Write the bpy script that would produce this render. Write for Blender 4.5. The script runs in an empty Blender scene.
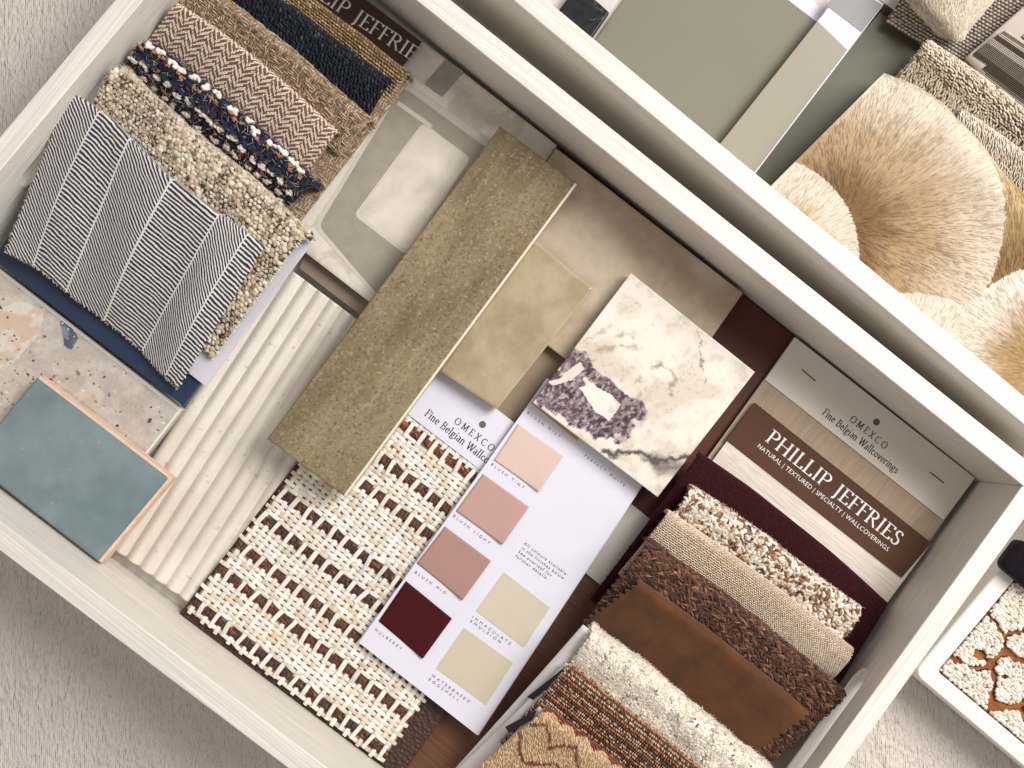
import bpy, math, random
import numpy as np
from mathutils import Vector, Quaternion
random.seed(7); rng = np.random.default_rng(11)
U = 0.01                                   # all modelling below is in centimetres
sc = bpy.context.scene; col = sc.collection

# ------------------------------------------------------------------ camera
F, NADIR, HC = 1300.0, (540.0, 435.0), 80.0
cam = bpy.data.objects.new('camera', bpy.data.cameras.new('camera')); col.objects.link(cam)
ray = Vector(((NADIR[0]-512)/F, -(NADIR[1]-384)/F, -1)).normalized()
Q = ray.rotation_difference(Vector((0, 0, -1)))
cam.rotation_mode = 'QUATERNION'; cam.rotation_quaternion = Q; cam.location = (0, 0, HC*U)
cam.data.sensor_width = 36; cam.data.lens = 36*F/1024; cam.data.clip_start = .01; cam.data.clip_end = 50
sc.camera = cam
def P(x, y, z):                            # a point of the scene (cm), measured off the photograph at height z
    d = Q @ Vector(((x-512)/F, -(y-384)/F, -1)); t = (z-HC)/d.z
    return np.array([d.x*t, d.y*t, z])
def Ps(pts, z): return np.array([P(x, y, z) for x, y in pts])

# ------------------------------------------------------------------ colour + noise
def lin(c):
    c = np.asarray(c, float); return np.where(c <= .04045, c/12.92, ((c+.055)/1.055)**2.4)
def h(s): return lin([int(s[i:i+2], 16)/255 for i in (0, 2, 4)])
class Noise:
    def __init__(s, seed): s.g = np.random.default_rng(seed).random((256, 256))
    def one(s, x, y):
        xi = np.floor(x).astype(int); yi = np.floor(y).astype(int); fx = x-xi; fy = y-yi
        fx = fx*fx*(3-2*fx); fy = fy*fy*(3-2*fy); g = s.g
        a = g[xi & 255, yi & 255]; b = g[(xi+1) & 255, yi & 255]; c = g[xi & 255, (yi+1) & 255]; d = g[(xi+1) & 255, (yi+1) & 255]
        return (a*(1-fx)+b*fx)*(1-fy)+(c*(1-fx)+d*fx)*fy
    def __call__(s, x, y, o=4):
        r = 0; a = .5; n = 0
        for i in range(o): r = r+a*s.one(x*2**i+17*i, y*2**i+31*i); n += a; a *= .5
        return r/n
N1, N2, N3 = Noise(1), Noise(2), Noise(3)
def sst(a, b, x): t = np.clip((x-a)/(b-a), 0, 1); return t*t*(3-2*t)
def mixc(a, b, t): return np.asarray(a)*(1-t[..., None])+np.asarray(b)*t[..., None]

# ------------------------------------------------------------------ materials
def mat(name, base=None, rough=.6, var=0, vs=.5, vst=(1, 1, 1), bumps=(), sheen=0, coat=0, spec=.5, rvar=0, cr=.1, srough=.5, speck=None):
    m = bpy.data.materials.new(name); m.use_nodes = True; t = m.node_tree; n = t.nodes; L = t.links
    b = n['Principled BSDF']; b.inputs['Roughness'].default_value = rough; b.inputs['Specular IOR Level'].default_value = spec
    b.inputs['Sheen Weight'].default_value = sheen; b.inputs['Sheen Roughness'].default_value = srough
    b.inputs['Coat Weight'].default_value = coat; b.inputs['Coat Roughness'].default_value = cr
    tc = n.new('ShaderNodeTexCoord')
    def noise(scale, st, detail=4, dist=0):
        mp = n.new('ShaderNodeMapping'); mp.inputs['Scale'].default_value = [100*q for q in st]
        L.new(tc.outputs['Object'], mp.inputs['Vector'])
        z = n.new('ShaderNodeTexNoise'); z.inputs['Scale'].default_value = scale; z.inputs['Detail'].default_value = detail
        z.inputs['Distortion'].default_value = dist
        L.new(mp.outputs[0], z.inputs['Vector']); return z, mp
    if base is None:
        a = n.new('ShaderNodeAttribute'); a.attribute_name = 'Col'; out = a.outputs['Color']
    else:
        a = n.new('ShaderNodeRGB'); a.outputs[0].default_value = (*base, 1); out = a.outputs[0]
    if var:
        z, _ = noise(vs, vst, 6, .4); r = n.new('ShaderNodeMapRange'); r.inputs[1].default_value = .3; r.inputs[2].default_value = .7
        r.inputs[3].default_value = 1-var; r.inputs[4].default_value = 1+var*.6
        s = n.new('ShaderNodeVectorMath'); s.operation = 'SCALE'
        L.new(z.outputs['Fac'], r.inputs[0]); L.new(out, s.inputs[0]); L.new(r.outputs[0], s.inputs['Scale']); out = s.outputs[0]
        if rvar:
            r2 = n.new('ShaderNodeMapRange'); r2.inputs[1].default_value = .3; r2.inputs[2].default_value = .7
            r2.inputs[3].default_value = max(.03, rough-rvar); r2.inputs[4].default_value = rough+rvar
            L.new(z.outputs['Fac'], r2.inputs[0]); L.new(r2.outputs[0], b.inputs['Roughness'])
    if speck:                              # (scale, threshold, colour)
        z, _ = noise(speck[0], (1, 1, 1), 3); r = n.new('ShaderNodeMapRange'); r.inputs[1].default_value = speck[1]; r.inputs[2].default_value = speck[1]+.06
        mx = n.new('ShaderNodeMix'); mx.data_type = 'RGBA'; L.new(z.outputs['Fac'], r.inputs[0]); L.new(r.outputs[0], mx.inputs[0])
        L.new(out, mx.inputs[6]); mx.inputs[7].default_value = (*speck[2], 1); out = mx.outputs[2]
    L.new(out, b.inputs['Base Color'])
    prev = None
    for kind, scale, st, strength, dist in bumps:
        if kind == 'v':
            _, mp = noise(1, st); z = n.new('ShaderNodeTexVoronoi'); z.inputs['Scale'].default_value = scale; L.new(mp.outputs[0], z.inputs['Vector']); o = z.outputs['Distance']
        elif kind == 'w':
            _, mp = noise(1, st); z = n.new('ShaderNodeTexWave'); z.inputs['Scale'].default_value = scale; z.inputs['Distortion'].default_value = 1.2
            z.inputs['Detail Scale'].default_value = .6; L.new(mp.outputs[0], z.inputs['Vector']); o = z.outputs['Fac']
        else:
            z, _ = noise(scale, st, 5); o = z.outputs['Fac']
        bp = n.new('ShaderNodeBump'); bp.inputs['Strength'].default_value = strength; bp.inputs['Distance'].default_value = dist*U
        L.new(o, bp.inputs['Height'])
        if prev: L.new(prev, bp.inputs['Normal'])
        prev = bp.outputs[0]
    if prev: L.new(prev, b.inputs['Normal'])
    return m

# ------------------------------------------------------------------ geometry accumulator
class Geo:
    def __init__(s): s.v = []; s.f = []; s.c = []; s.u = []; s.n = 0; s.flat = []
    def add(s, v, faces, c=(1, 1, 1), uv=None):     # faces: list of int arrays (m,k)
        v = np.asarray(v, float); k = len(v); s.v.append(v)
        c = np.asarray(c, float); s.c.append(np.broadcast_to(c, (k, 3)) if c.ndim == 1 else c)
        s.u.append(np.zeros((k, 3)) if uv is None else uv)
        for q in faces: s.f.append(np.asarray(q)+s.n)
        s.n += k
    def build(s, name, m, fr, parent=None, smooth=True, loc=None):
        v = np.concatenate(s.v); me = bpy.data.meshes.new(name)
        v = fr.local(v)*U
        tot = np.concatenate([np.full(len(q), q.shape[1]) for q in s.f]); vi = np.concatenate([q.ravel() for q in s.f])
        me.vertices.add(len(v)); me.vertices.foreach_set('co', v.ravel().astype(np.float32))
        me.loops.add(len(vi)); me.loops.foreach_set('vertex_index', vi.astype(np.int32))
        me.polygons.add(len(tot)); st = np.zeros(len(tot), np.int32); st[1:] = np.cumsum(tot)[:-1]
        me.polygons.foreach_set('loop_start', st); me.polygons.foreach_set('loop_total', tot.astype(np.int32))
        me.update(calc_edges=True)
        cc = np.ones((len(v), 4), np.float32); cc[:, :3] = np.clip(np.concatenate(s.c), 0, 1)
        me.color_attributes.new('Col', 'FLOAT_COLOR', 'POINT').data.foreach_set('color', cc.ravel())
        me.attributes.new('suv', 'FLOAT_VECTOR', 'POINT').data.foreach_set('vector', np.concatenate(s.u).astype(np.float32).ravel())
        me.polygons.foreach_set('use_smooth', np.full(len(tot), bool(smooth)))
        me.validate(); return place(bpy.data.objects.new(name, me), m, fr, parent)
def place(o, m, fr, parent):
    col.objects.link(o)
    if m is not None: o.data.materials.clear(); o.data.materials.append(m)
    if parent is None: o.location = fr.o*U; o.rotation_euler = (0, 0, fr.a)
    else: o.parent = parent
    return o
class Frame:
    def __init__(s, o, a=0): s.o = np.array(o, float); s.a = a
    def local(s, v):
        d = np.asarray(v)-s.o; c, k = math.cos(s.a), math.sin(s.a)
        return np.stack([d[:, 0]*c+d[:, 1]*k, -d[:, 0]*k+d[:, 1]*c, d[:, 2]], 1)
    def world(s, v):
        v = np.asarray(v, float); c, k = math.cos(s.a), math.sin(s.a)
        return np.stack([v[:, 0]*c-v[:, 1]*k, v[:, 0]*k+v[:, 1]*c, v[:, 2]], 1)+s.o
def frame(pts, z=0):                      # frame at the middle of four corners, x along the first edge
    m = pts.mean(0); d = pts[1]-pts[0]; return Frame((m[0], m[1], z), math.atan2(d[1], d[0]))
def tag(o, label=None, cat=None, group=None, kind=None):
    for k, v in (('label', label), ('category', cat), ('group', group), ('kind', kind)):
        if v: o[k] = v
    return o
def empty(name, fr, label, cat, group=None):
    o = bpy.data.objects.new(name, None); o.empty_display_size = .02; col.objects.link(o)
    o.location = fr.o*U; o.rotation_euler = (0, 0, fr.a); return tag(o, label, cat, group)

# --- slabs
def slab(g, pts, th, bev=.04, r=0, c=(1, 1, 1), wob=0):
    """prism under a convex outline pts (top, world cm) with a bevelled rim"""
    pts = np.asarray(pts, float)
    if np.cross(pts[1, :2]-pts[0, :2], pts[2, :2]-pts[1, :2]) < 0: pts = pts[::-1]
    if r:
        out = []
        for i in range(len(pts)):
            a, b, d = pts[i-1], pts[i], pts[(i+1) % len(pts)]
            p = b+(a-b)/np.linalg.norm(a-b)*r; q = b+(d-b)/np.linalg.norm(d-b)*r
            for t in np.linspace(0, 1, 7): out.append((1-t)**2*p+2*t*(1-t)*b+t*t*q)
        pts = np.array(out)
    if wob:
        out = []
        for i in range(len(pts)):
            a, b = pts[i], pts[(i+1) % len(pts)]
            k = max(2, int(np.linalg.norm(b-a)/.5))
            d = b-a; nn = np.array([-d[1], d[0], 0])/np.linalg.norm(d)
            for t in np.arange(k)/k: p = a+(b-a)*t; out.append(p+nn*wob*(N1(np.array([p[0]*.8]), np.array([p[1]*.8]))[0]-.5)*2)
        pts = np.array(out)
    n = len(pts); e1 = pts-np.roll(pts, 1, 0); e2 = np.roll(pts, -1, 0)-pts
    n1 = np.stack([-e1[:, 1], e1[:, 0], 0*e1[:, 0]], 1); n2 = np.stack([-e2[:, 1], e2[:, 0], 0*e2[:, 0]], 1)
    n1 /= np.linalg.norm(n1, axis=1)[:, None]+1e-9; n2 /= np.linalg.norm(n2, axis=1)[:, None]+1e-9
    nn = n1+n2; nn /= (np.sum(nn*n1, 1))[:, None]+1e-9
    z = np.array([0, 0, 1.])
    rings = [pts+nn*bev, pts+nn*bev*.3-z*bev*.3, pts-z*bev, pts-z*(th-bev*.5), pts+nn*bev*.5-z*th]
    v = np.concatenate(rings); f = []
    i = np.arange(n); j = (i+1) % n
    q = [np.stack([i+k*n, i+(k+1)*n, j+(k+1)*n, j+k*n], 1) for k in range(4)]
    g.add(v, [np.concatenate(q), i[None, :], (i[::-1]+4*n)[None, :]], c)
def grid_slab(g, quad, th, res, colfn=None, hfn=None, c=(1, 1, 1), side=None, bev=.05):
    """quad: 4 top corners; a dense top sheet so that colour and relief can follow the stone"""
    a, b, d, e = [np.asarray(q, float) for q in quad]
    lu = np.linalg.norm(b-a); lv = np.linalg.norm(e-a); nu = max(2, int(lu*res)); nv = max(2, int(lv*res))
    s, t = np.meshgrid(np.linspace(0, 1, nu+1), np.linspace(0, 1, nv+1), indexing='ij')
    p = (a*((1-s)*(1-t))[..., None]+b*(s*(1-t))[..., None]+d*(s*t)[..., None]+e*((1-s)*t)[..., None])
    x = (s*lu); y = t*lv
    edge = np.minimum(np.minimum(x, lu-x), np.minimum(y, lv-y)); p[..., 2] -= bev*np.clip(1-edge/bev, 0, 1)**2
    if hfn is not None: p[..., 2] += hfn(x, y)
    C = np.broadcast_to(np.asarray(c, float), p.shape).copy() if colfn is None else colfn(x, y, p)
    idx = np.arange((nu+1)*(nv+1)).reshape(nu+1, nv+1)
    sgn = np.cross(b[:2]-a[:2], e[:2]-a[:2])
    q = np.stack([idx[:-1, :-1], idx[1:, :-1], idx[1:, 1:], idx[:-1, 1:]], -1).reshape(-1, 4)
    if sgn < 0: q = q[:, ::-1]
    g.add(p.reshape(-1, 3), [q], C.reshape(-1, 3), np.stack([x, y, 0*x], -1).reshape(-1, 3))
    bd = np.concatenate([idx[:, 0], idx[-1, 1:], idx[-2::-1, -1], idx[0, -2:0:-1]])
    pb = p.reshape(-1, 3)[bd]; lo = pb.copy(); lo[:, 2] = a[2]-th; m = len(bd); i = np.arange(m); j = (i+1) % m
    cs = C.reshape(-1, 3)[bd] if side is None else np.broadcast_to(np.asarray(side), (m, 3))
    q = np.stack([i, i+m, j+m, j], 1); bot = (i+m)[None, ::-1]
    if sgn < 0: q = q[:, ::-1]; bot = bot[:, ::-1]
    g.add(np.concatenate([pb, lo]), [q, bot], np.concatenate([cs, cs]))

# --- cloth patches
def crom(c, n):                            # catmull-rom along axis 0
    c = np.concatenate([[2*c[0]-c[1]], c, [2*c[-1]-c[-2]]]); k = len(c)-3
    t = np.linspace(0, k, n); i = np.minimum(t.astype(int), k-1); f = (t-i).reshape((-1,)+(1,)*(c.ndim-1))
    a, b, d, e = c[i], c[i+1], c[i+2], c[i+3]
    return .5*(2*b+(d-a)*f+(2*a-5*b+4*d-e)*f*f+(3*b-a-3*d+e)*f**3)
class Patch:
    def __init__(s, ctrl, nu=90, nv=90, wr=0, ws=.5, seed=0):
        c = np.array(ctrl, float); s.g = crom(c, nu); s.g = crom(s.g.transpose(1, 0, 2), nv).transpose(1, 0, 2)
        s.nu, s.nv = nu, nv
        s.Lu = np.linalg.norm(np.diff(s.g, axis=0), axis=2).sum(0).mean()
        # even spacing across v by mean arc length
        dv = np.linalg.norm(np.diff(s.g, axis=1), axis=2).mean(0); cum = np.concatenate([[0], np.cumsum(dv)]); s.Lv = cum[-1]
        t = np.interp(np.linspace(0, s.Lv, nv), cum, np.arange(nv)); i = np.minimum(t.astype(int), nv-2); f = (t-i)[None, :, None]
        s.g = s.g[:, i]*(1-f)+s.g[:, i+1]*f
        s.normals()
        if wr:
            n = Noise(seed+50); uu, vv = np.meshgrid(np.linspace(0, s.Lu, nu), np.linspace(0, s.Lv, nv), indexing='ij')
            s.g = s.g+s.N*((n(uu*ws, vv*ws, 3)-.5)*2*wr)[..., None]; s.normals()
    def normals(s):
        s.U = np.gradient(s.g, axis=0); s.V = np.gradient(s.g, axis=1)
        s.U /= np.linalg.norm(s.U, axis=2)[..., None]; s.V /= np.linalg.norm(s.V, axis=2)[..., None]
        s.N = np.cross(s.U, s.V); s.N /= np.linalg.norm(s.N, axis=2)[..., None]
        if s.N[..., 2].mean() < 0: s.N = -s.N; s.flip = True
        else: s.flip = False
    def at(s, u, v):
        a = np.clip(u/s.Lu*(s.nu-1), 0, s.nu-1.001); b = np.clip(v/s.Lv*(s.nv-1), 0, s.nv-1.001)
        i = a.astype(int); j = b.astype(int); f = (a-i)[:, None]; k = (b-j)[:, None]
        def q(A): return (A[i, j]*(1-f)+A[i+1, j]*f)*(1-k)+(A[i, j+1]*(1-f)+A[i+1, j+1]*f)*k
        return q(s.g), q(s.U), q(s.V), q(s.N)
    def sheet(s, g, th=.12, c=(1, 1, 1), colfn=None, zig=(), amp=.12, per=.35):
        G = s.g.copy(); uu, vv = np.meshgrid(np.linspace(0, s.Lu, s.nu), np.linspace(0, s.Lv, s.nv), indexing='ij')
        tri = lambda x: (np.abs((x/per) % 1-.5)*4-1)
        if 'v1' in zig: G[:, -1] += s.V[:, -1]*(tri(uu[:, -1])*amp)[:, None]
        if 'u0' in zig: G[0] -= s.U[0]*(tri(vv[0])*amp)[:, None]
        if 'u1' in zig: G[-1] += s.U[-1]*(tri(vv[-1])*amp)[:, None]
        C = np.broadcast_to(np.asarray(c, float), G.shape) if colfn is None else colfn(uu, vv, G)
        n = s.nu*s.nv; idx = np.arange(n).reshape(s.nu, s.nv); uv = np.stack([uu, vv, 0*uu], -1).reshape(-1, 3)
        q = np.stack([idx[:-1, :-1], idx[1:, :-1], idx[1:, 1:], idx[:-1, 1:]], -1).reshape(-1, 4)
        if s.flip: q = q[:, ::-1]
        bd = np.concatenate([idx[:, 0], idx[-1, 1:], idx[-2::-1, -1], idx[0, -2:0:-1]]); i = np.arange(len(bd)); j = (i+1) % len(bd)
        sd = np.stack([bd[i], bd[i]+n, bd[j]+n, bd[j]], 1)
        if s.flip: sd = sd[:, ::-1]
        g.add(np.concatenate([G.reshape(-1, 3), (G-s.N*th).reshape(-1, 3)]), [q, q[:, ::-1]+n, sd],
              np.concatenate([C.reshape(-1, 3)]*2), np.concatenate([uv, uv]))
def fold(R, Fp, zr, zf, rho=.5, back=2.2, sag=0, mid=None, lift=None):
    """ctrl net of a folded sample: R/F pixel points of its ridge edge and lower edge"""
    rows = []; n = len(R)
    zr = [zr]*n if np.isscalar(zr) else zr; zf = [zf]*n if np.isscalar(zf) else zf
    for (r, f, a, b) in zip(R, Fp, zr, zf):
        r = P(*r, a); f = P(*f, b); d = f-r; d[2] = 0; d /= np.linalg.norm(d); z = np.array([0, 0, 1.])
        m = r+d*rho; m2 = m+(f-m)*.12+z*.0
        rows.append([r-z*back+d*rho*.1, r-z*(rho+.15), r-z*rho*.45+d*rho*.22, m, m+(f-m)*.33+z*sag*.8, m+(f-m)*.66+z*sag, f])
    return rows

# --- thread elements
def ell(nu=7, nv=4, p=1.):
    v = [[0, 0, 1]]
    for j in range(1, nv):
        a = math.pi*j/nv
        for i in range(nu): b = 2*math.pi*i/nu; v.append([math.sin(a)*math.cos(b), math.sin(a)*math.sin(b), math.cos(a)])
    v.append([0, 0, -1]); k = len(v)-1
    tri = [[0, 1+i, 1+(i+1) % nu] for i in range(nu)]+[[k, k-nu+(i+1) % nu, k-nu+i] for i in range(nu)]
    qd = [[1+(j-1)*nu+i, 1+j*nu+i, 1+j*nu+(i+1) % nu, 1+(j-1)*nu+(i+1) % nu] for j in range(1, nv-1) for i in range(nu)]
    return np.array(v)*.5, [np.array(tri), np.array(qd)]
def strand(ns=6, sd=6, arch=.6, box=False, taper=.35):
    v = []; f = []
    for k in range(ns):
        t = k/(ns-1)*2-1; z = -arch*t*t; w = 1-taper*abs(t)**3
        for i in range(sd):
            b = 2*math.pi*(i+.5)/sd; y, zz = math.cos(b), math.sin(b)
            if box: y = np.sign(y)*abs(y)**.5; zz = np.sign(zz)*abs(zz)**.6
            v.append([t*.5, y*.5*w, zz*.5*w+z])
    for k in range(ns-1):
        for i in range(sd): f.append([k*sd+i, (k+1)*sd+i, (k+1)*sd+(i+1) % sd, k*sd+(i+1) % sd])
    return np.array(v), [np.array(f)[:, ::-1], np.array([list(range(sd))]), np.array([[ (ns-1)*sd+i for i in range(sd)][::-1]])]
BEAD, STR, FLAT = ell(), strand(), strand(7, 8, .9, True, .1)
HAIR = strand(4, 3, .5, False, .9)
LOOP = strand(6, 5, 1.0, False, .2)
def put(g, pos, T, B, N, size, cols, tpl=BEAD):
    n = len(pos); v, fs = tpl; k = len(v); size = np.broadcast_to(size, (n, 3))
    w = pos[:, None]+v[None, :, 0:1]*(T*size[:, :1])[:, None]+v[None, :, 1:2]*(B*size[:, 1:2])[:, None]+v[None, :, 2:3]*(N*size[:, 2:])[:, None]
    off = (np.arange(n)*k)[:, None, None]
    g.add(w.reshape(-1, 3), [(f[None]+off).reshape(-1, f.shape[1]) for f in fs], np.repeat(np.broadcast_to(cols, (n, 3)), k, 0))
def sow(g, pt, u, v, ang, size, cols, lift=0, tpl=BEAD, tilt=None, jit=0):
    u = np.asarray(u, float); v = np.asarray(v, float); n = len(u)
    if jit: u = u+rng.normal(0, jit, n); v = v+rng.normal(0, jit, n)
    p, Uv, Vv, Nv = pt.at(u, v); ang = np.broadcast_to(ang, n)[:, None]
    W = np.cross(Nv, Uv); W *= np.sign((W*Vv).sum(1))[:, None]
    T = Uv*np.cos(ang)+W*np.sin(ang); B = -Uv*np.sin(ang)+W*np.cos(ang)
    if tilt is not None:
        tl = np.broadcast_to(tilt, n)[:, None]; T2 = T*np.cos(tl)+Nv*np.sin(tl); Nv2 = -T*np.sin(tl)+Nv*np.cos(tl); T = T2
    else: Nv2 = Nv
    put(g, p+Nv*np.broadcast_to(lift, n)[:, None], T, B, Nv2, size, cols, tpl)
def lattice(pt, du, dv, stag=.5, m=0.):
    nv_ = int((pt.Lv-2*m)/dv); nu_ = int((pt.Lu-2*m)/du)
    i, j = np.meshgrid(np.arange(nu_), np.arange(nv_), indexing='ij')
    return m+(i+.5+(j % 2)*stag).ravel()*du, m+(j.ravel()+.5)*dv, i.ravel(), j.ravel()
def rc(base, n, a=.12, hue=.04):
    return np.asarray(base)*(1+rng.normal(0, a, (n, 1)))*(1+rng.normal(0, hue, (n, 3)))
def pick(cols, w, n, a=.12):
    k = rng.choice(len(cols), n, p=np.array(w)/sum(w)); return np.array(cols)[k]*(1+rng.normal(0, a, (n, 1))).clip(.4, 1.6)
def fray(g, pt, side, c, n=120, ln=.25, w=.03):
    t = rng.random(n); z = np.zeros(n)
    if side == 'u1': u, v, a = z+pt.Lu, t*pt.Lv, rng.normal(0, .5, n)
    elif side == 'u0': u, v, a = z, t*pt.Lv, math.pi+rng.normal(0, .5, n)
    else: u, v, a = t*pt.Lu, z+pt.Lv, math.pi/2+rng.normal(0, .5, n)
    L_ = ln*(.5+rng.random(n)); s = np.stack([L_, z+w, z+w], 1)
    sow(g, pt, u, v, a, s, rc(c, n, .15), .0, HAIR, rng.normal(.1, .3, n))

# ------------------------------------------------------------------ lettering
def to_mesh_obj(curve, name):
    o = bpy.data.objects.new(name, curve); col.objects.link(o); dg = bpy.context.evaluated_depsgraph_get(); dg.update()
    me = bpy.data.meshes.new_from_object(o.evaluated_get(dg)); col.objects.unlink(o); bpy.data.objects.remove(o); return me
def sans_polys(txt, spacing=1.):
    cu = bpy.data.curves.new('t', 'FONT'); cu.body = txt; cu.space_character = spacing; cu.resolution_u = 3
    me = to_mesh_obj(cu, 't'); v = np.array([q.co[:] for q in me.vertices]).reshape(-1, 3); f = [list(p.vertices) for p in me.polygons]
    bpy.data.meshes.remove(me); return v[:, :2], f
def arc(cx, cy, rx, ry, a0, a1, n=12): return [(cx+rx*math.cos(math.radians(a)), cy+ry*math.sin(math.radians(a))) for a in np.linspace(a0, a1, n)]
A = arc; X = .62
GL = {  # glyph: (advance, strokes, serifs)   cap height 1, x-height .62 ; drawn with a broad pen
 'P': (.66, [[(.16, 0), (.16, 1)], [(.16, .97)]+A(.33, .73, .24, .25, 90, -90)+[(.16, .48)]], [(.16, 0), (.1, 1)]),
 'H': (.86, [[(.16, 0), (.16, 1)], [(.7, 0), (.7, 1)], [(.16, .52), (.7, .52)]], [(.16, 0), (.16, 1), (.7, 0), (.7, 1)]),
 'I': (.36, [[(.18, 0), (.18, 1)]], [(.18, 0), (.18, 1)]),
 'L': (.62, [[(.16, 0), (.16, 1)], [(.16, .02), (.56, .02), (.58, .2)]], [(.16, 1), (.13, 0)]),
 'J': (.4, [[(.22, 1), (.22, .05)]+A(.1, .02, .12, .2, 0, -90)], [(.22, 1)]),
 'E': (.62, [[(.16, 0), (.16, 1)], [(.16, .98), (.53, .98), (.54, .84)], [(.16, .52), (.46, .52)], [(.16, .02), (.56, .02), (.58, .18)]], [(.13, 0), (.13, 1)]),
 'F': (.57, [[(.16, 0), (.16, 1)], [(.16, .98), (.53, .98), (.54, .84)], [(.16, .52), (.46, .52)]], [(.16, 0), (.13, 1)]),
 'R': (.72, [[(.16, 0), (.16, 1)], [(.16, .97)]+A(.33, .74, .22, .24, 90, -90)+[(.16, .5)], [(.34, .5), (.68, 0)]], [(.16, 0), (.1, 1)]),
 'S': (.54, [[(.44, .82)]+A(.28, .76, .17, .22, 40, 230, 10)+A(.27, .25, .19, .25, 60, -140, 12)+[(.09, .2)]], []),
 'O': (.88, [A(.44, .5, .36, .49, 90, 450, 26)], []),
 'M': (1.0, [[(.16, 0), (.2, 1)], [(.2, 1), (.5, .1)], [(.5, .1), (.8, 1)], [(.8, 1), (.86, 0)]], [(.16, 0), (.15, 1), (.86, 0), (.85, 1)]),
 'X': (.78, [[(.12, 1), (.66, 0)], [(.12, 0), (.64, 1)]], [(.12, 0), (.12, 1), (.66, 0), (.64, 1)]),
 'C': (.8, [A(.46, .5, .38, .49, 50, 312, 20)], []),
 'B': (.68, [[(.16, 0), (.16, 1)], [(.16, .98)]+A(.32, .75, .2, .22, 90, -90)+[(.16, .52)], [(.16, .52)]+A(.34, .27, .24, .26, 90, -90)+[(.16, .02)]], [(.1, 0), (.1, 1)]),
 'W': (1.05, [[(.08, 1), (.32, 0)], [(.32, 0), (.54, .95)], [(.54, .95), (.76, 0)], [(.76, 0), (.98, 1)]], [(.08, 1), (.54, 1), (.98, 1)]),
 'i': (.3, [[(.15, 0), (.15, X)], [(.15, .82), (.15, .92)]], [(.15, 0), (.1, X)]),
 'n': (.58, [[(.13, 0), (.13, X)], A(.29, .42, .15, .2, 150, 0, 8)+[(.44, 0)]], [(.13, 0), (.08, X), (.44, 0)]),
 'e': (.52, [[(.1, .34), (.44, .34)]+A(.27, .32, .18, .3, 10, 320, 16)], []),
 'l': (.3, [[(.15, 0), (.15, 1.05)]], [(.15, 0), (.1, 1.05)]),
 'g': (.54, [A(.25, .42, .15, .19, 0, 360, 14), A(.26, -.12, .2, .15, 0, 360, 14), [(.12, .27), (.14, .06), (.34, .02)], [(.38, .54), (.5, .6)]], []),
 'a': (.5, [A(.25, .46, .14, .16, 150, 0, 8)+[(.39, 0)], A(.25, .17, .15, .17, 60, 330, 12)], []),
 'c': (.48, [A(.27, .31, .19, .3, 45, 315, 14)], []),
 'o': (.56, [A(.28, .31, .2, .3, 90, 450, 18)], []),
 'v': (.54, [[(.08, X), (.27, 0)], [(.27, 0), (.46, X)]], [(.08, X), (.46, X)]),
 'r': (.42, [[(.13, 0), (.13, X)], A(.28, .44, .13, .17, 140, 40, 6)], [(.13, 0), (.08, X)]),
 's': (.42, [[(.34, .5)]+A(.21, .46, .12, .15, 40, 230, 8)+A(.2, .16, .14, .16, 60, -140, 8)], []),
 ' ': (.36, [], [])}
def serif_polys(txt, spacing=0., thick=.12, thin=.055):
    V = []; Fc = []; x = 0
    for ch in txt:
        adv, strokes, ser = GL[ch]
        for s in strokes:
            s = np.array(s, float)
            for a, b in zip(s[:-1], s[1:]):
                d = b-a; l = np.hypot(*d)
                if l < 1e-6: continue
                d /= l; w = (thin+(thick-thin)*abs(d[1]))/2; nn = np.array([-d[1], d[0]])*w; e = d*w*.35
                k = len(V); V += [a-nn-e, b-nn+e, b+nn+e, a+nn-e]; V[-4:] = [q+np.array([x, 0]) for q in V[-4:]]; Fc.append([k, k+1, k+2, k+3])
        for (sx, sy) in ser:
            w = .125; t = thin*.8; y0 = sy if sy < .01 else sy-t; k = len(V)
            V += [np.array([x+sx-w, y0]), np.array([x+sx+w, y0]), np.array([x+sx+w*.9, y0+t]), np.array([x+sx-w*.9, y0+t])]; Fc.append([k, k+1, k+2, k+3])
        x += adv+spacing
    return np.array(V), Fc
def lettering(name, polys, p0, p1, z, hpx, m, fr, parent, clip=None):
    """text whose baseline runs from pixel p0 to p1, printed at height z; hpx = cap height in pixels"""
    v, f = polys; a, b = P(*p0, z), P(*p1, z); d = b-a; L_ = np.linalg.norm(d); d /= L_; up = np.array([-d[1], d[0], 0])
    x0, x1 = v[:, 0].min(), v[:, 0].max(); sx = L_/(x1-x0); sy = hpx/F*(HC-z)/1.0
    w = a+(v[:, :1]-x0)*sx*d+v[:, 1:]*sy*up
    w[:, 2] = z+.012
    g = Geo()
    by = {}
    for q in f:
        if clip is not None and (np.mean([v[i, 0] for i in q])-x0)/(x1-x0) > clip: continue
        by.setdefault(len(q), []).append(q)
    # each stroke a hair above the last, so that crossing strokes never share a plane
    if len(v) < 1500:
        for i, q in enumerate(f):
            w[q, 2] += (i % 7)*.0012
    g.add(w, [np.array(q) for q in by.values()])
    return g.build(name, m, fr, parent, smooth=False)

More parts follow.
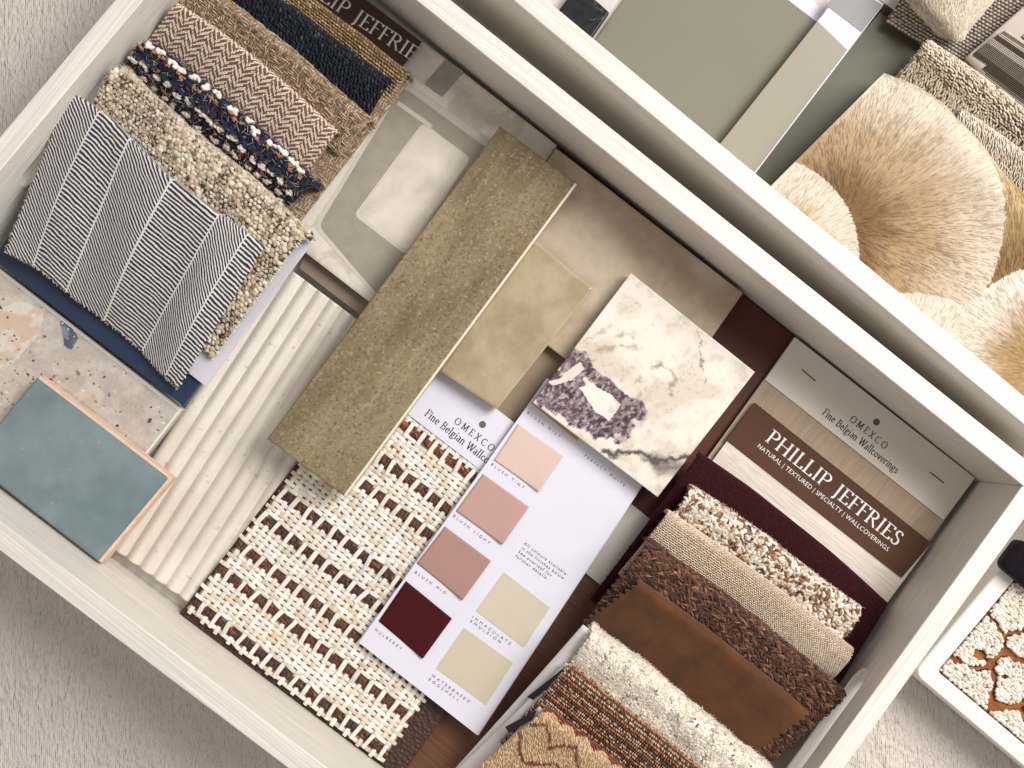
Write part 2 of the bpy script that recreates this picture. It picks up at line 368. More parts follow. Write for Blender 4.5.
# ================================================================== MATERIALS
WOODB = [('n', 1.0, (.12, 8, 8), .8, .05), ('n', 3, (.1, 5, 5), .35, .02)]
M = dict(
 wood=mat('white_grained_wood', h('e7e1d7'), .5, .15, 1.4, (.1, 6, 6), WOODB, rvar=.08),
 wood2=mat('white_grained_wood_end', h('e7e1d7'), .5, .15, 1.4, (6, .1, 6), [(k, s, (b, a, c), t, d) for k, s, (a, b, c), t, d in WOODB], rvar=.08),
 inner=mat('white_board', h('e9e5dd'), .5, .03, .3, (.3, 1, 1), [('n', 5, (1, 1, 1), .08, .02)]),
 table=mat('crinkled_wallcovering', h('dad1c7'), .6, .06, .3, (1, 1, 1),
           [('w', 2.6, (1, .1, 1), .4, .04), ('w', 2.9, (.08, 1, 1), .4, .04), ('n', 3.6, (1.4, .5, 1), 1, .26), ('n', 9, (1.3, .8, 1), .6, .05)], rvar=.08, spec=.5),
 card=mat('white_card', h('dfdde8'), .55, .02, .4, bumps=[('n', 12, (1, 1, 1), .05, .01)]),
 greycard=mat('cream_grey_card', h('e0d8cb'), .6, .03, .4, bumps=[('n', 8, (1, 1, 1), .06, .01)]),
 ink=mat('black_ink', h('1d1b1c'), .7, spec=.2), greyink=mat('grey_ink', h('6b6a72'), .6), whiteink=mat('white_ink', h('eee9e4'), .5),
 black=mat('black_tape', h('14131a'), .5),
 brownlabel=mat('brown_printed_label', h('563a2b'), .7, spec=.2, var=.04, vs=.6, bumps=[('n', 10, (1, 1, 1), .05, .01)]),
 brownlabel2=mat('dark_brown_printed_label', h('402212'), .6, .04, .6),
 cloth=mat('woven_yarn', None, .85, .12, 4, spec=.3, sheen=.1, bumps=[('n', 14, (1, 1, 1), .5, .03)]),
 wool=mat('soft_wool', None, .95, .1, 3, spec=.3, sheen=.15, bumps=[('n', 9, (1, 1, 1), .5, .04)]),
 straw=mat('paper_straw', None, .5, .1, 2, bumps=[('n', 6, (1, 3, 1), .35, .03)]),
 silk=mat('silk_thread', None, .5, .08, 3, sheen=.1, spec=.4),
 stone=mat('polished_marble', None, .28, .03, 2, bumps=[('n', 3, (1, 1, 1), .04, .02)], rvar=.06),
 matt_stone=mat('honed_stone', None, .55, .05, 2, bumps=[('n', 9, (1, 1, 1), .18, .02)]),
 glaze=mat('glazed_ceramic', None, .2, .05, .5, bumps=[('n', .35, (1, 1, 1), .5, .12), ('n', 4, (1, 1, 1), .05, .02)], coat=.4, cr=.12),
)

# ================================================================== TABLE
fr0 = Frame((0, 0, 0)); g = Geo()
gx, gy = np.meshgrid(np.arange(-46, 46, .1), np.arange(-36, 36, .13), indexing='ij')
wx = gx+.9*(N1(gx*.5, gy*.5, 3)-.5); wy = gy+1.2*(N2(gx*.4, gy*.4, 3)-.5)
cre = 1-np.abs(2*N3(wx*3.1, wy*1.2, 1)-1); cre2 = 1-np.abs(2*N1(wx*4.6+9, wy*2.3, 1)-1); soft = N2(gx*.16, gy*.16, 3)
amp_ = .35+.9*sst(.35, .65, soft); hz = amp_*(.085*cre**2+.05*cre2**2)-.2
nx, ny = gx.shape; idx = np.arange(nx*ny).reshape(nx, ny)
g.add(np.stack([gx, gy, hz], -1).reshape(-1, 3), [np.stack([idx[:-1, :-1], idx[1:, :-1], idx[1:, 1:], idx[:-1, 1:]], -1).reshape(-1, 4)])
a, b = gx[0, 0], gx[-1, 0]; c_, d_ = gy[0, 0], gy[0, -1]; o_ = 400
g.add([(-o_, -o_, -.2), (o_, -o_, -.2), (o_, o_, -.2), (-o_, o_, -.2), (a, c_, -.2), (b, c_, -.2), (b, d_, -.2), (a, d_, -.2)], [np.array([[0, 1, 5, 4], [1, 2, 6, 5], [2, 3, 7, 6], [3, 0, 4, 7]])])
tag(g.build('floor', M['table'], fr0), kind='structure')

# ================================================================== TRAYS
def cross(l1, l2): x = (l2[1]-l1[1])/(l1[0]-l2[0]); return (x, l1[0]*x+l1[1])
NEo, NEi, SWo, SWi = (.80, -360.8), (.80, -332.8), (.754, 551), (.754, 521)
NWo, NWi, SEo, SEi = (-1.19, 136), (-1.19, 170), (-1.385, 1938), (-1.385, 1902.5)
def wall_with_slot(name, a0, a1, b0, b1, z0, z1, m, fr, parent, slot=None):
    """upright board between inner edge a0-a1 and outer edge b0-b1 (world xy), optional rounded hand slot (centre t, length, z, height)"""
    a0, a1, b0, b1 = [np.array([*q[:2], 0.]) for q in (a0, a1, b0, b1)]
    d = a1-a0; L_ = np.linalg.norm(d); d /= L_; nrm = np.array([-d[1], d[0], 0])
    if np.dot(nrm, b0-a0) < 0: nrm = -nrm
    th = abs(np.dot(nrm, (b0+b1)/2-a0)); g = Geo()
    def outline():
        return [(0, z0), (L_, z0), (L_, z1), (0, z1)]
    cu = bpy.data.curves.new(name, 'CURVE'); cu.dimensions = '2D'; cu.fill_mode = 'BOTH'; cu.extrude = th/2-.07; cu.bevel_depth = .07; cu.bevel_resolution = 2; cu.offset = -.07
    loops = [outline()]
    if slot:
        c, l, zc, hh = slot; r = hh/2; pts = []
        pts += [(c+l/2-r+r*math.cos(t), zc+r*math.sin(t)) for t in np.linspace(-math.pi/2, math.pi/2, 14)]
        pts += [(c-l/2+r+r*math.cos(t), zc+r*math.sin(t)) for t in np.linspace(math.pi/2, 3*math.pi/2, 14)]
        loops.append(pts)
    for lp in loops:
        sp = cu.splines.new('POLY'); sp.points.add(len(lp)-1); sp.use_cyclic_u = True
        for q, (x, y) in zip(sp.points, lp): q.co = (x, y, 0, 1)
    me = to_mesh_obj(cu, name); v = np.array([q.co[:] for q in me.vertices])
    w = a0+d*v[:, :1]+nrm*(th/2+v[:, 2:3])+np.array([0, 0, 1.])*v[:, 1:2]
    w = fr.local(w)*U
    me.vertices.foreach_set('co', w.astype(np.float32).ravel())
    if np.dot(np.cross(d, [0, 0, 1]), nrm) < 0: me.flip_normals()
    me.polygons.foreach_set('use_smooth', [False]*len(me.polygons)); me.update(); me.name = name
    return place(bpy.data.objects.new(name, me), m, fr, parent)
RIM = 9.0
def Q4(l1, l2, z=RIM): return P(*cross(l1, l2), z)
fr = Frame((0, 0, 0), math.radians(-38)); c = (Q4(NEi, NWi)+Q4(SWi, SEi))/2; fr = Frame((c[0], c[1], 0), math.radians(-38))
tray = empty('sample_tray', fr, 'large white wooden tray with hand slots, holding the marble tile and pink paint card', 'tray', 'white sample trays')
def boardlen(p, q, e0, e1): d = (q-p)/np.linalg.norm(q-p); return p-d*e0, q+d*e1
ne = boardlen(Q4(NEi, NWi), Q4(NEi, SEi), 1.25, 1.15); neo = Q4(NEo, NWo), Q4(NEo, SEo)
wall_with_slot('side_wall', *ne, *neo, 0, RIM, M['wood'], fr, tray)
sw = boardlen(Q4(SWi, NWi), Q4(SWi, SEi), 1.25, 1.15); swo = Q4(SWo, NWo), Q4(SWo, SEo)
wall_with_slot('side_wall', *sw, *swo, 0, RIM, M['wood'], fr, tray)
i0, i1 = Q4(SWi, NWi), Q4(NEi, NWi); Lw = np.linalg.norm(i1-i0)
w_ = P(19, 183, 5.4); tpos = np.dot((w_-i0)[:2], (i1-i0)[:2])/Lw
wall_with_slot('end_wall', *boardlen(i0, i1, -.01, -.01), Q4(SWo, NWo), Q4(NEo, NWo), 0, RIM-.03, M['wood2'], fr, tray, (tpos+4.3, 8.6, 5.4, 2.0))
i0, i1 = Q4(SWi, SEi), Q4(NEi, SEi); Lw = np.linalg.norm(i1-i0)
w_ = P(845, 676, 6.0); tpos = np.dot((w_-i0)[:2], (i1-i0)[:2])/Lw
wall_with_slot('end_wall', *boardlen(i0, i1, -.01, -.01), Q4(SWo, SEo), Q4(NEo, SEo), 0, RIM-.03, M['wood2'], fr, tray, (tpos-3.2, 8.5, 5.4, 2.2))
g = Geo(); slab(g, [Q4(a, b)*[1, 1, 0]+[0, 0, 1] for a, b in ((NEi, NWi), (NEi, SEi), (SWi, SEi), (SWi, NWi))], .7, .02)
g.build('tray_bottom', M['inner'], fr, tray, smooth=False)

R2o, R2i = (.828, 22.7-.828*540), (.83, 11.7-.83*561)
def on(l, x): return (x, l[0]*x+l[1])
c = P(900, 120, 0); fr = Frame((c[0], c[1], 0), math.radians(-39.6))
tray2 = empty('sample_tray', fr, 'white wooden tray holding the sage green sheets and the gold fan cloth', 'tray', 'white sample trays')
p0, p1 = P(*on(R2i, 330), RIM), P(*on(R2i, 1075), RIM); q0, q1 = P(*on(R2o, 330), RIM), P(*on(R2o, 1075), RIM)
wall_with_slot('side_wall', p0, p1, q0, q1, 0, RIM, M['wood'], fr, tray2)
d = (p1-p0)/np.linalg.norm(p1-p0); nn = np.array([-d[1], d[0], 0]); nn = nn if np.dot(nn, p0-q0) > 0 else -nn
wall_with_slot('end_wall', p1+nn*.01, p1+nn*38, p1+nn*.01+d*1.3, p1+nn*38+d*1.3, 0, RIM-.012, M['wood2'], fr, tray2)
wall_with_slot('end_wall', p0+nn*.01+d*1.3, p0+nn*38+d*1.3, p0+nn*.01, p0+nn*38, 0, RIM-.012, M['wood2'], fr, tray2)
wall_with_slot('side_wall', p0+nn*38.1, p1+nn*38.1+d*1.3, p0+nn*39.3, p1+nn*39.3+d*1.3, 0, RIM-.02, M['wood'], fr, tray2)
g = Geo(); s_ = np.array([0, 0, 1.]); slab(g, [q*[1, 1, 0]+s_ for q in (p0+d*1.3, p1, p1+nn*38, p0+nn*38+d*1.3)], .7, .02)
g.build('tray_bottom', M['inner'], fr, tray2, smooth=False)

# low tray at the right edge
c3 = P(913, 673, 3.2); e1 = P(1024, 767, 3.2)-c3; e1 /= np.linalg.norm(e1); e2 = P(1030, 517, 3.2)-c3; e2 -= e1*np.dot(e1, e2); e2 /= np.linalg.norm(e2)
fr = Frame((c3[0], c3[1], 0), math.atan2(e1[1], e1[0]))
tray3 = empty('low_tray', fr, 'shallow white tray with rounded corners, holding the cream and rust tufted textile', 'tray', 'white sample trays')
def rrect(x0, y0, x1, y1, r, z, n=8):
    return np.array([(cx+r*math.cos(a), cy+r*math.sin(a), z) for cx, cy, s in ((x1-r, y1-r, 0), (x0+r, y1-r, 90), (x0+r, y0+r, 180), (x1-r, y0+r, 270)) for a in np.radians(np.linspace(s, s+90, n))])
LW, LH = 30, 24
o_, i_, i2 = rrect(0, 0, LW, LH, .6, 3.2), rrect(1.0, 1.0, LW-1.0, LH-1.0, .25, 3.2), rrect(1.0, 1.0, LW-1.0, LH-1.0, .25, 1.0)
ob = rrect(0, 0, LW, LH, .6, 0); o2 = rrect(.08, .08, LW-.08, LH-.08, .55, 3.2); o_[:, 2] = 3.1; g = Geo(); n = len(o_); i = np.arange(n); j = (i+1) % n
vv = fr.world(np.concatenate([ob, o_, o2, i_, i2])); q = np.concatenate([np.stack([i+k*n, j+k*n, j+(k+1)*n, i+(k+1)*n], 1) for k in range(4)])
g.add(vv, [q, (i+4*n)[None, :], i[None, ::-1]]); g.build('tray_shell', M['inner'], fr, tray3, smooth=False)

# ================================================================== FLAT SAMPLES IN THE MAIN TRAY
def simple_slab(name, px, z, th, m, label, cat, group=None, r=0, bev=.04, wob=0, c=(1, 1, 1)):
    pts = Ps(px, z); fr = frame(pts, z-th); g = Geo(); slab(g, pts, th, bev, r, c, wob)
    return tag(g.build(name, m, fr, smooth=False), label, cat, group), fr
G_T, G_C, G_F = 'tile and stone samples laid in the main tray', 'paper and card samples', 'folded fabric samples'

# dark brown board lying lowest
simple_slab('brown_board', [(553, 142), (797, 338), (655, 523), (411, 327)], 1.75, .7,
            mat('red_brown_lacquer', h('56271a'), .5, spec=.3, var=.05, vs=.5, bumps=[('n', 6, (1, 1, 1), .05, .02)]),
            'smooth red-brown board mostly hidden under the marble tile and the large beige tile', 'board', G_T)
# beige tiles
def beige(x, y, p):
    n = N1(x*.5+3, y*.5, 5); m = N2(x*3, y*3, 4)
    return mixc(h('b39f86'), h('c9b8a0'), sst(.3, .7, n))*(1+.14*(m-.5))[..., None]
pts = Ps([(556, 148), (743, 293), (651, 425), (464, 281)], 3.0); fr = frame(pts, 2.15); g = Geo(); grid_slab(g, pts, .85, 12, beige, side=h('9a8a72'))
tag(g.build('stone_tile', M['matt_stone'], fr), 'large plain beige stone tile behind the marble tile, its far edge along the tray wall', 'tile', G_T)
pts = Ps([(500, 300), (600, 378), (540, 462), (440, 384)], 2.1); fr = frame(pts, 1.76)
g = Geo(); slab(g, pts, .34, .03); tag(g.build('leather_sample', mat('tan_paper', h('a08b73'), .6, .05, 1, bumps=[('n', 8, (1, 1, 1), .1, .02)]), fr, smooth=False),
    'flat tan sample showing as a small strip between the olive tile and marble tile', 'sample', G_T)
# taupe card under mosaic
simple_slab('taupe_card', [(320, 213), (420, 300), (387, 336), (299, 268)], 1.9, .3, mat('taupe_card', h('8c7d6b'), .55, .04, 1),
            'narrow taupe card between the ribbed tile and the marble mosaic sheet', 'card', G_C)
# marble mosaic sheet with grey inlays
px = [(385, 12), (557, 145), (425, 345), (253, 212)]; ZM = 2.7; pts = Ps(px, ZM); fr = frame(pts, ZM-.7)
mos = empty('mosaic_tile', fr, 'pale marble mosaic sheet with grey rounded rectangle inlays beside the fabric rolls', 'tile', G_T)
def whitish(x, y, p):
    n = N1(x*.35+7, y*.35+2, 5); v = np.abs(N2(x*.3+n*2, y*.3, 4)-.5)
    return mixc(h('e2dacd'), h('b9ac9a'), .55*sst(.07, .0, v)+.35*sst(.45, .75, n))
g = Geo(); grid_slab(g, pts, .7, 10, whitish, side=h('c2b9ab')); g.build('marble_ground', M['stone'], fr, mos)
def ring(outer, inner, r1, r2, z, th, name, m, fr, parent):
    cu = bpy.data.curves.new(name, 'CURVE'); cu.dimensions = '2D'; cu.fill_mode = 'BOTH'; cu.extrude = th/2
    for lp, r in ((outer, r1), (inner, r2)):
        if lp is None: continue
        lp = fr.local(Ps(lp, z)); o = []
        for k in range(len(lp)):
            a, b, d = lp[k-1][:2], lp[k][:2], lp[(k+1) % len(lp)][:2]; p_ = b+(a-b)/np.linalg.norm(a-b)*r; q_ = b+(d-b)/np.linalg.norm(d-b)*r
            for t in np.linspace(0, 1, 8): o.append((1-t)**2*p_+2*t*(1-t)*b+t*t*q_)
        sp = cu.splines.new('POLY'); sp.points.add(len(o)-1); sp.use_cyclic_u = True
        for q_, (x, y) in zip(sp.points, o): q_.co = (x, y, 0, 1)
    me = to_mesh_obj(cu, name); v = np.array([q_.co[:] for q_ in me.vertices])
    v[:, 2] += z-fr.o[2]; me.vertices.foreach_set('co', (v*U).astype(np.float32).ravel()); me.update(); me.name = name
    return place(bpy.data.objects.new(name, me), m, fr, parent)
greyst = mat('grey_limestone', h('a09889'), .45, .1, 1.2, bumps=[('n', 9, (1, 1, 1), .1, .02)])
palest = mat('pale_grout', h('cfc7b8'), .6, .05, 2)
ring([(403, 82), (504, 158), (397, 322), (313, 226)][:4], None, .5, 0, ZM+.005, .03, 'inlay_edge', palest, fr, mos)
ring([(403, 87), (499, 157), (395, 315), (319, 226)], [(423, 122), (471, 158), (406, 255), (354, 215)], .45, .4, ZM+.02, .03, 'inlay', greyst, fr, mos)
ring([(446, 59), (464, 72), (442, 97), (424, 84)], None, .05, 0, ZM+.012, .03, 'inlay', greyst, fr, mos)
ring([(399, 101), (433, 125), (430.5, 128.5), (396.5, 104.5)], None, .01, 0, ZM+.034, .02, 'inlay_edge', palest, fr, mos)
ring([(378, 60), (560, 190), (557, 196), (375, 66)], None, .02, 0, ZM+.03, .02, 'inlay_edge', palest, fr, mos)
ring([(425, 124), (469, 158), (406, 251), (358, 214)], None, .4, 0, ZM+.012, .03, 'marble_panel', mat('pale_marble', h('dad1c2'), .3, .2, .5, rvar=.05), fr, mos)

# ribbed ceramic tile
px = [(278, 260), (382, 338), (207, 616), (98, 538)]; zr = 2.15; pts = Ps(px, zr); fr = frame(pts, zr-1.1); g = Geo()
W_ = np.linalg.norm(pts[1]-pts[0])
def ribs(x, y):
    k = x/W_*8.2; s = (k % 1); b = .4*np.abs(np.sin(np.pi*s))**.62; return b-.33
def ribc(x, y, p): n = N1(x*.6, y*.25, 4); return mixc(h('e4ddd1'), h('dad2c5'), sst(.35, .7, n))*np.where(N3(x*3, y*3, 2) > .86, .75, 1)[..., None]
grid_slab(g, pts, 1.1, 16, ribc, ribs, side=h('cfc8ba'))
tag(g.build('ribbed_tile', mat('satin_glaze', None, .3, .04, 1, bumps=[('n', 2, (1, 1, 1), .06, .03)], coat=.15), fr), 'white ribbed ceramic tile with parallel flutes between the terrazzo and the woven sample', 'tile', G_T)

# terrazzo
px = [(-3, 266), (182, 409), (92, 524), (-93, 381)]; ZT = 3.15; pts = Ps(px, ZT); fr = frame(pts, ZT-.9)
def inpoly(x, y, poly):
    r = np.zeros(x.shape, bool); poly = np.asarray(poly)
    for a, b in zip(poly, np.roll(poly, -1, 0)):
        cnd = ((a[1] > y) != (b[1] > y)); xi = (b[0]-a[0])*(y-a[1])/(b[1]-a[1]+1e-12)+a[0]; r ^= cnd & (x < xi)
    return r
def terrazzo(x, y, p):
    X_, Y_ = p[..., 0], p[..., 1]; C = mixc(h('c6beb3'), h('b8aea3'), sst(.3, .7, N1(X_*1.5, Y_*1.5, 5)))
    C = C*(1+.18*(N2(X_*9, Y_*9, 2)-.5))[..., None]
    w = (N3(X_*2.5, Y_*2.5, 3)-.5)*.16
    for poly, ca, cb in (([(-40, 322), (20, 301), (44, 308), (40, 334), (12, 364), (-40, 380)], 'd6cfc3', 'cdb6a2'), ([(78, 388), (98, 383), (104, 396), (98, 412), (76, 405)], 'c9bfb1', 'bcae9e'),
                     ([(60, 322), (66, 318), (78, 338), (72, 350), (64, 345)], '4c5866', '7c8794')):
        m = inpoly(X_+w, Y_+w*.7, Ps(poly, ZT)[:, :2]); C[m] = mixc(h(ca), h(cb), sst(.4, .65, N2(X_*1.3+9, Y_*1.3, 4)))[m]
    r = np.random.default_rng(5)
    for k in range(330):
        cx, cy = pts[0][:2]+(pts[1]-pts[0])[:2]*r.random()+(pts[3]-pts[0])[:2]*r.random(); s = r.gamma(2, .018)+.012; a = r.random()*3.14
        dx, dy = X_-cx, Y_-cy; u_, v_ = dx*math.cos(a)+dy*math.sin(a), -dx*math.sin(a)+dy*math.cos(a)
        m = (np.abs(u_)/(s*1.7)+np.abs(v_)/s+w*.8) < 1
        cc = [h('2e3540'), h('4a4a4c'), h('857c72'), h('9a7f66'), h('ded8ce')][r.choice(5, p=[.25, .2, .25, .1, .2])]; C[m] = cc
    return C
g = Geo(); grid_slab(g, pts, .9, 26, terrazzo, side=h('e5e1da'), bev=.06)
ter = tag(g.build('terrazzo_tile', M['matt_stone'], fr), 'grey terrazzo tile with dark specks under the blue glazed tile', 'tile', G_T)
g = Geo(); a, b, c_, d_ = pts; n_ = (d_-a)/np.linalg.norm(d_-a); m_ = (a-b)/np.linalg.norm(a-b)
z5 = np.array([0, 0, .02])
slab(g, [a+z5, b+z5, b+n_*.2+m_*.0+z5, a+n_*.2+z5], .1, .01)
slab(g, [b+n_*.21+z5, c_+z5, c_+m_*.12+z5, b+n_*.21+m_*.12+z5], .1, .01)
g.build('raw_edge', mat('raw_white_edge', h('e9e5dc'), .6), fr, None, smooth=False)
e_ = bpy.data.objects['raw_edge']; e_.parent = ter; e_.location = (0, 0, 0); e_.rotation_euler = (0, 0, 0)

# blue glazed tile
px = [(37, 377), (169, 478), (98, 562), (-32, 461)]; ZB = 4.4; pts = Ps(px, ZB); fr = frame(pts, ZB-1.15)
blue = empty('glazed_tile', fr, 'square grey-blue glazed tile with a bare terracotta edge on top of the terrazzo', 'tile', G_T)
def bluec(x, y, p):
    n = N1(x*.35, y*.35+4, 4); m = N2(x*1.6, y*1.6, 4); e = np.minimum(np.minimum(x, x.max()-x), np.minimum(y, y.max()-y))
    C = mixc(h('708286'), h('7f9094'), sst(.3, .7, n))*(1+.16*(m-.5))[..., None]
    C = mixc(C, h('34484f'), .6*sst(.12, .0, e)); return mixc(C, h('a9b4b3'), .6*sst(.88, .93, N3(x*3.4, y*3.4, 2)))
g = Geo(); grid_slab(g, pts, .25, 14, bluec, side=h('5a6668'), bev=.1); g.build('glaze', M['glaze'], fr, blue)
g = Geo(); cen = pts.mean(0); body = [cen+(q-cen)*1.012-[-.13, 0, .06] for q in pts]; slab(g, body, 1.05, .06, wob=.06)
g.build('terracotta_body', mat('bare_terracotta', h('e6c6ae'), .8, .12, 2, bumps=[('n', 4, (1, 1, 1), .4, .05)]), fr, blue, smooth=False)

# long limestone tile
px = [(500, 126), (577, 184), (345, 497), (267, 439)]; ZL = 5.0; pts = Ps(px, ZL); fr = frame(pts, ZL-1.0)
def lime(x, y, p):
    n = N1(x*.45, y*.12+2, 5); m = N2(x*2.2, y*1.6, 5); k = N3(x*7, y*7, 3)
    m4 = N1(x*4.5+3, y*4.5, 4); big = sst(.42, .66, N3(x*.35, y*.3+5, 4))
    m4 = N1(x*5+3, y*4, 5); big = sst(.35, .75, N3(x*.35, y*.3+5, 4)); st_ = N2(x*2.5+5, y*.28, 4)
    C = mixc(h('716244'), h('918263'), sst(.3, .7, n)); C = mixc(C, h('a8967a'), .28*sst(.45, .8, st_)); C = mixc(C, h('84623a'), .35*big*sst(.55, .8, N1(x*1.5+60, y*.8, 4)))
    C = mixc(C, h('705f3e'), (.2+.45*big)*sst(.40, .75, m4)); C = mixc(C, h('8a7752'), .5*big*sst(.45, .8, m))
    C = mixc(C, h('4c3c20'), .6*sst(.72, .84, k)*(.4+.6*big)); C = mixc(C, h('59472a'), .55*sst(.62, .78, N2(x*9+7, y*9, 2))); C = mixc(C, h('b8a988'), .4*sst(.66, .8, N1(x*8+7, y*8, 2))); C = C*(1+.4*(N2(x*19, y*19, 2)-.5))[..., None]
    return mixc(C, h('efe6d2'), .95*(x > x.max()-.11))  # glint along the right long edge, painted into the colour as a pale strip
g = Geo(); slab_r = .6
grid_slab(g, pts, 1.0, 22, lime, side=h('d8cdb2'), bev=.09)
tag(g.build('limestone_tile', mat('polished_limestone', None, .3, .03, 2, bumps=[('n', 3, (1, 1, 1), .05, .02)], coat=.2, cr=.2), fr), 'long olive-brown speckled limestone tile laid across the middle of the tray', 'tile', G_T)
# small olive glazed tile
px = [(530, 237), (593, 288), (497, 409), (440, 371)]; ZO = 3.95; pts = Ps(px, ZO); fr = frame(pts, ZO-.75)
def olive(x, y, p):
    n = N1(x*.7+11, y*.7, 4); e = np.minimum(np.minimum(x, x.max()-x), np.minimum(y, y.max()-y))
    C = mixc(h('a39273'), h('b4a486'), sst(.3, .7, n))*(1+.12*(N2(x*5, y*5, 3)-.5))[..., None]; return mixc(C, h('cbbf9f'), .8*sst(.1, 0, e))
g = Geo(); pw = pts.copy(); grid_slab(g, pts, .75, 12, olive, lambda x, y: .05*(N3(x*1.2, y*1.2, 3)-.5), side=h('c9b891'), bev=.1)
tag(g.build('glazed_tile', M['glaze'], fr), 'small olive-beige glazed tile tucked under the long limestone tile', 'tile', G_T)

# marble
px = [(631, 273), (755, 372), (657.5, 497), (533, 402.5)]; ZK = 4.35; pts = Ps(px, ZK); fr = frame(pts, ZK-.95)
def blobm(X_, Y_, cx, cy, rx, ry, ang, n, amp):
    c0 = P(cx, cy, ZK); a = math.radians(ang); dx, dy = X_-c0[0], Y_-c0[1]; s = F/(HC-ZK)
    u_, v_ = (dx*math.cos(a)+dy*math.sin(a))*s/rx, (-dx*math.sin(a)+dy*math.cos(a))*s/ry
    return 1.12-np.sqrt(u_*u_+v_*v_)+(n-.5)*amp
def segd(X_, Y_, pl):
    pl = Ps(pl, ZK)[:, :2]; d = np.full(X_.shape, 9.)
    for a, b in zip(pl[:-1], pl[1:]):
        e = b-a; t = np.clip(((X_-a[0])*e[0]+(Y_-a[1])*e[1])/(e@e), 0, 1); d = np.minimum(d, np.hypot(X_-a[0]-t*e[0], Y_-a[1]-t*e[1]))
    return d
def marble(x, y, p):
    X_, Y_ = p[..., 0], p[..., 1]; n = N1(X_*.8, Y_*.8, 5); n2 = N2(X_*2.2, Y_*2.2, 5); n3 = N3(X_*6, Y_*6, 4)
    wx, wy = X_+(N2(X_*1.2, Y_*1.2, 4)-.5)*.9, Y_+(N3(X_*1.2, Y_*1.2, 4)-.5)*.9
    C = mixc(h('ebe2d3'), h('d8cdbb'), sst(.35, .72, n)); C = mixc(C, h('bdb0a0'), .35*sst(.56, .72, n2))
    C = mixc(C, h('9a8d84'), .4*sst(.66, .74, n3)*sst(.45, .6, n))
    pur = np.maximum.reduce([blobm(X_, Y_, 566, 398, 34, 20, -38, n2, .9), blobm(X_, Y_, 552, 392, 24, 18, -35, n2, .9), blobm(X_, Y_, 590, 408, 42, 20, -38, n2, .9),
                             blobm(X_, Y_, 622, 410, 24, 13, -10, n2, 1.0), blobm(X_, Y_, 574, 364, 15, 18, 40, n2, .9), blobm(X_, Y_, 606, 388, 30, 8, -42, n2, .7)])
    n5 = N1(X_*3.2+Y_*2.4, Y_*6-X_*4.5, 5); pc = mixc(h('56414a'), h('9c8c8f'), sst(.36, .66, .6*n5+.4*n3)); pc = mixc(pc, h('3a2b2f'), .75*sst(.48, .64, n2)*sst(.3, .6, 1-n5)); pc = mixc(pc, h('c9bfb8'), .6*sst(.62, .72, n3))
    C = mixc(C, pc, sst(-.02, .16, pur))
    wpol = inpoly(wx*.4+X_*.6, wy*.4+Y_*.6, Ps([(578, 388), (592, 382), (622, 405), (610, 420), (595, 410)], ZK)[:, :2]); C[wpol] = mixc(h('e9e3d8'), h('cfc8bd'), sst(.5, .8, n2))[wpol]
    wp2 = inpoly(wx*.3+X_*.7, wy*.3+Y_*.7, Ps([(546, 381), (560, 377), (580, 362), (584, 368), (572, 380), (552, 384)], ZK)[:, :2]); C[wp2] = h('ded6c9')
    for pl, w_, c_, dk in (([(598, 347), (608, 339), (620, 335), (631, 337), (634, 344), (624, 348), (610, 346), (600, 354)], .16, '9a8768', .6), ([(654, 368), (664, 366), (672, 372), (676, 382), (674, 392)], .13, '7a6c58', .7),
                       ([(696, 330), (702, 348), (704, 370), (707, 388)], .045, '6d5f55', .75), ([(604, 452), (622, 457), (640, 454), (655, 460), (668, 462), (690, 455)], .12, '4b4244', .95),
                       ([(655, 460), (664, 470), (676, 468)], .28, '5d5152', .8), ([(640, 372), (638, 386), (636, 400)], .10, 'a39684', .6), ([(585, 345), (597, 335), (612, 325)], .08, 'b09b80', .5)):
        d = segd(wx, wy, pl); C = mixc(C, h(c_), dk*sst(w_*2.2, w_*.1, d+.22*(n3-.5))*(1 if c_[0] in '456' and w_ > .1 else sst(.38, .56, n2)))
    return C
g = Geo(); grid_slab(g, pts, .95, 30, marble, side=h('e6dccb'), bev=.03)
tag(g.build('marble_tile', M['stone'], fr), 'square cream marble tile with a dark purple patch and grey veins', 'tile', G_T)

# ---- woven straw sample with printed header
ZW = 2.75; TL, TR, BR, BL = (366, 382), (545, 520), (381, 762), (187, 609)
simple_slab('woven_backing', [(352, 392), (560, 548), (383, 803), (176, 618)], 2.34, .1, mat('dark_brown_weave', h('3f2519'), .6, .2, 2, bumps=[('v', 3.2, (1, 1.6, 1), .8, .12)]),
            'dark brown woven sheet showing as a border below the cream straw sample', 'sample', G_C)
px = [TL, TR, BR, BL]; pts = Ps(px, ZW-.3); fr = frame(pts, ZW-.6)
wv = empty('woven_sample', fr, 'cream and brown straw basket weave sample with a white printed header strip', 'wallcovering sample', G_C)
g = Geo(); slab(g, pts, .1, .01); g.build('backing', mat('straw_backing', h('c4b292'), .8, .1, 2), fr, wv, smooth=False)
pt = Patch([[TLp+(BLp-TLp)*t for t in np.linspace(0, 1, 4)] for TLp, BLp in [(Ps([TL], ZW-.28)[0]*(1-s)+Ps([TR], ZW-.28)[0]*s, Ps([BL], ZW-.28)[0]*(1-s)+Ps([BR], ZW-.28)[0]*s) for s in np.linspace(0, 1, 4)]], 40, 40)
g = Geo(); Lu, Lv = pt.Lu, pt.Lv
du = Lu/28.; rows = []; v = .16                                     # bands: groups of cream picks with dark picks between
dark = {1, 7, 12, 19, 24, 30, 36, 43, 48, 53}
v = .0; r_ = 0; pitch = Lv/56; dark = [1, 2, 9, 10, 15, 16, 26, 27, 32, 33, 39, 40, 45, 46, 53, 54]
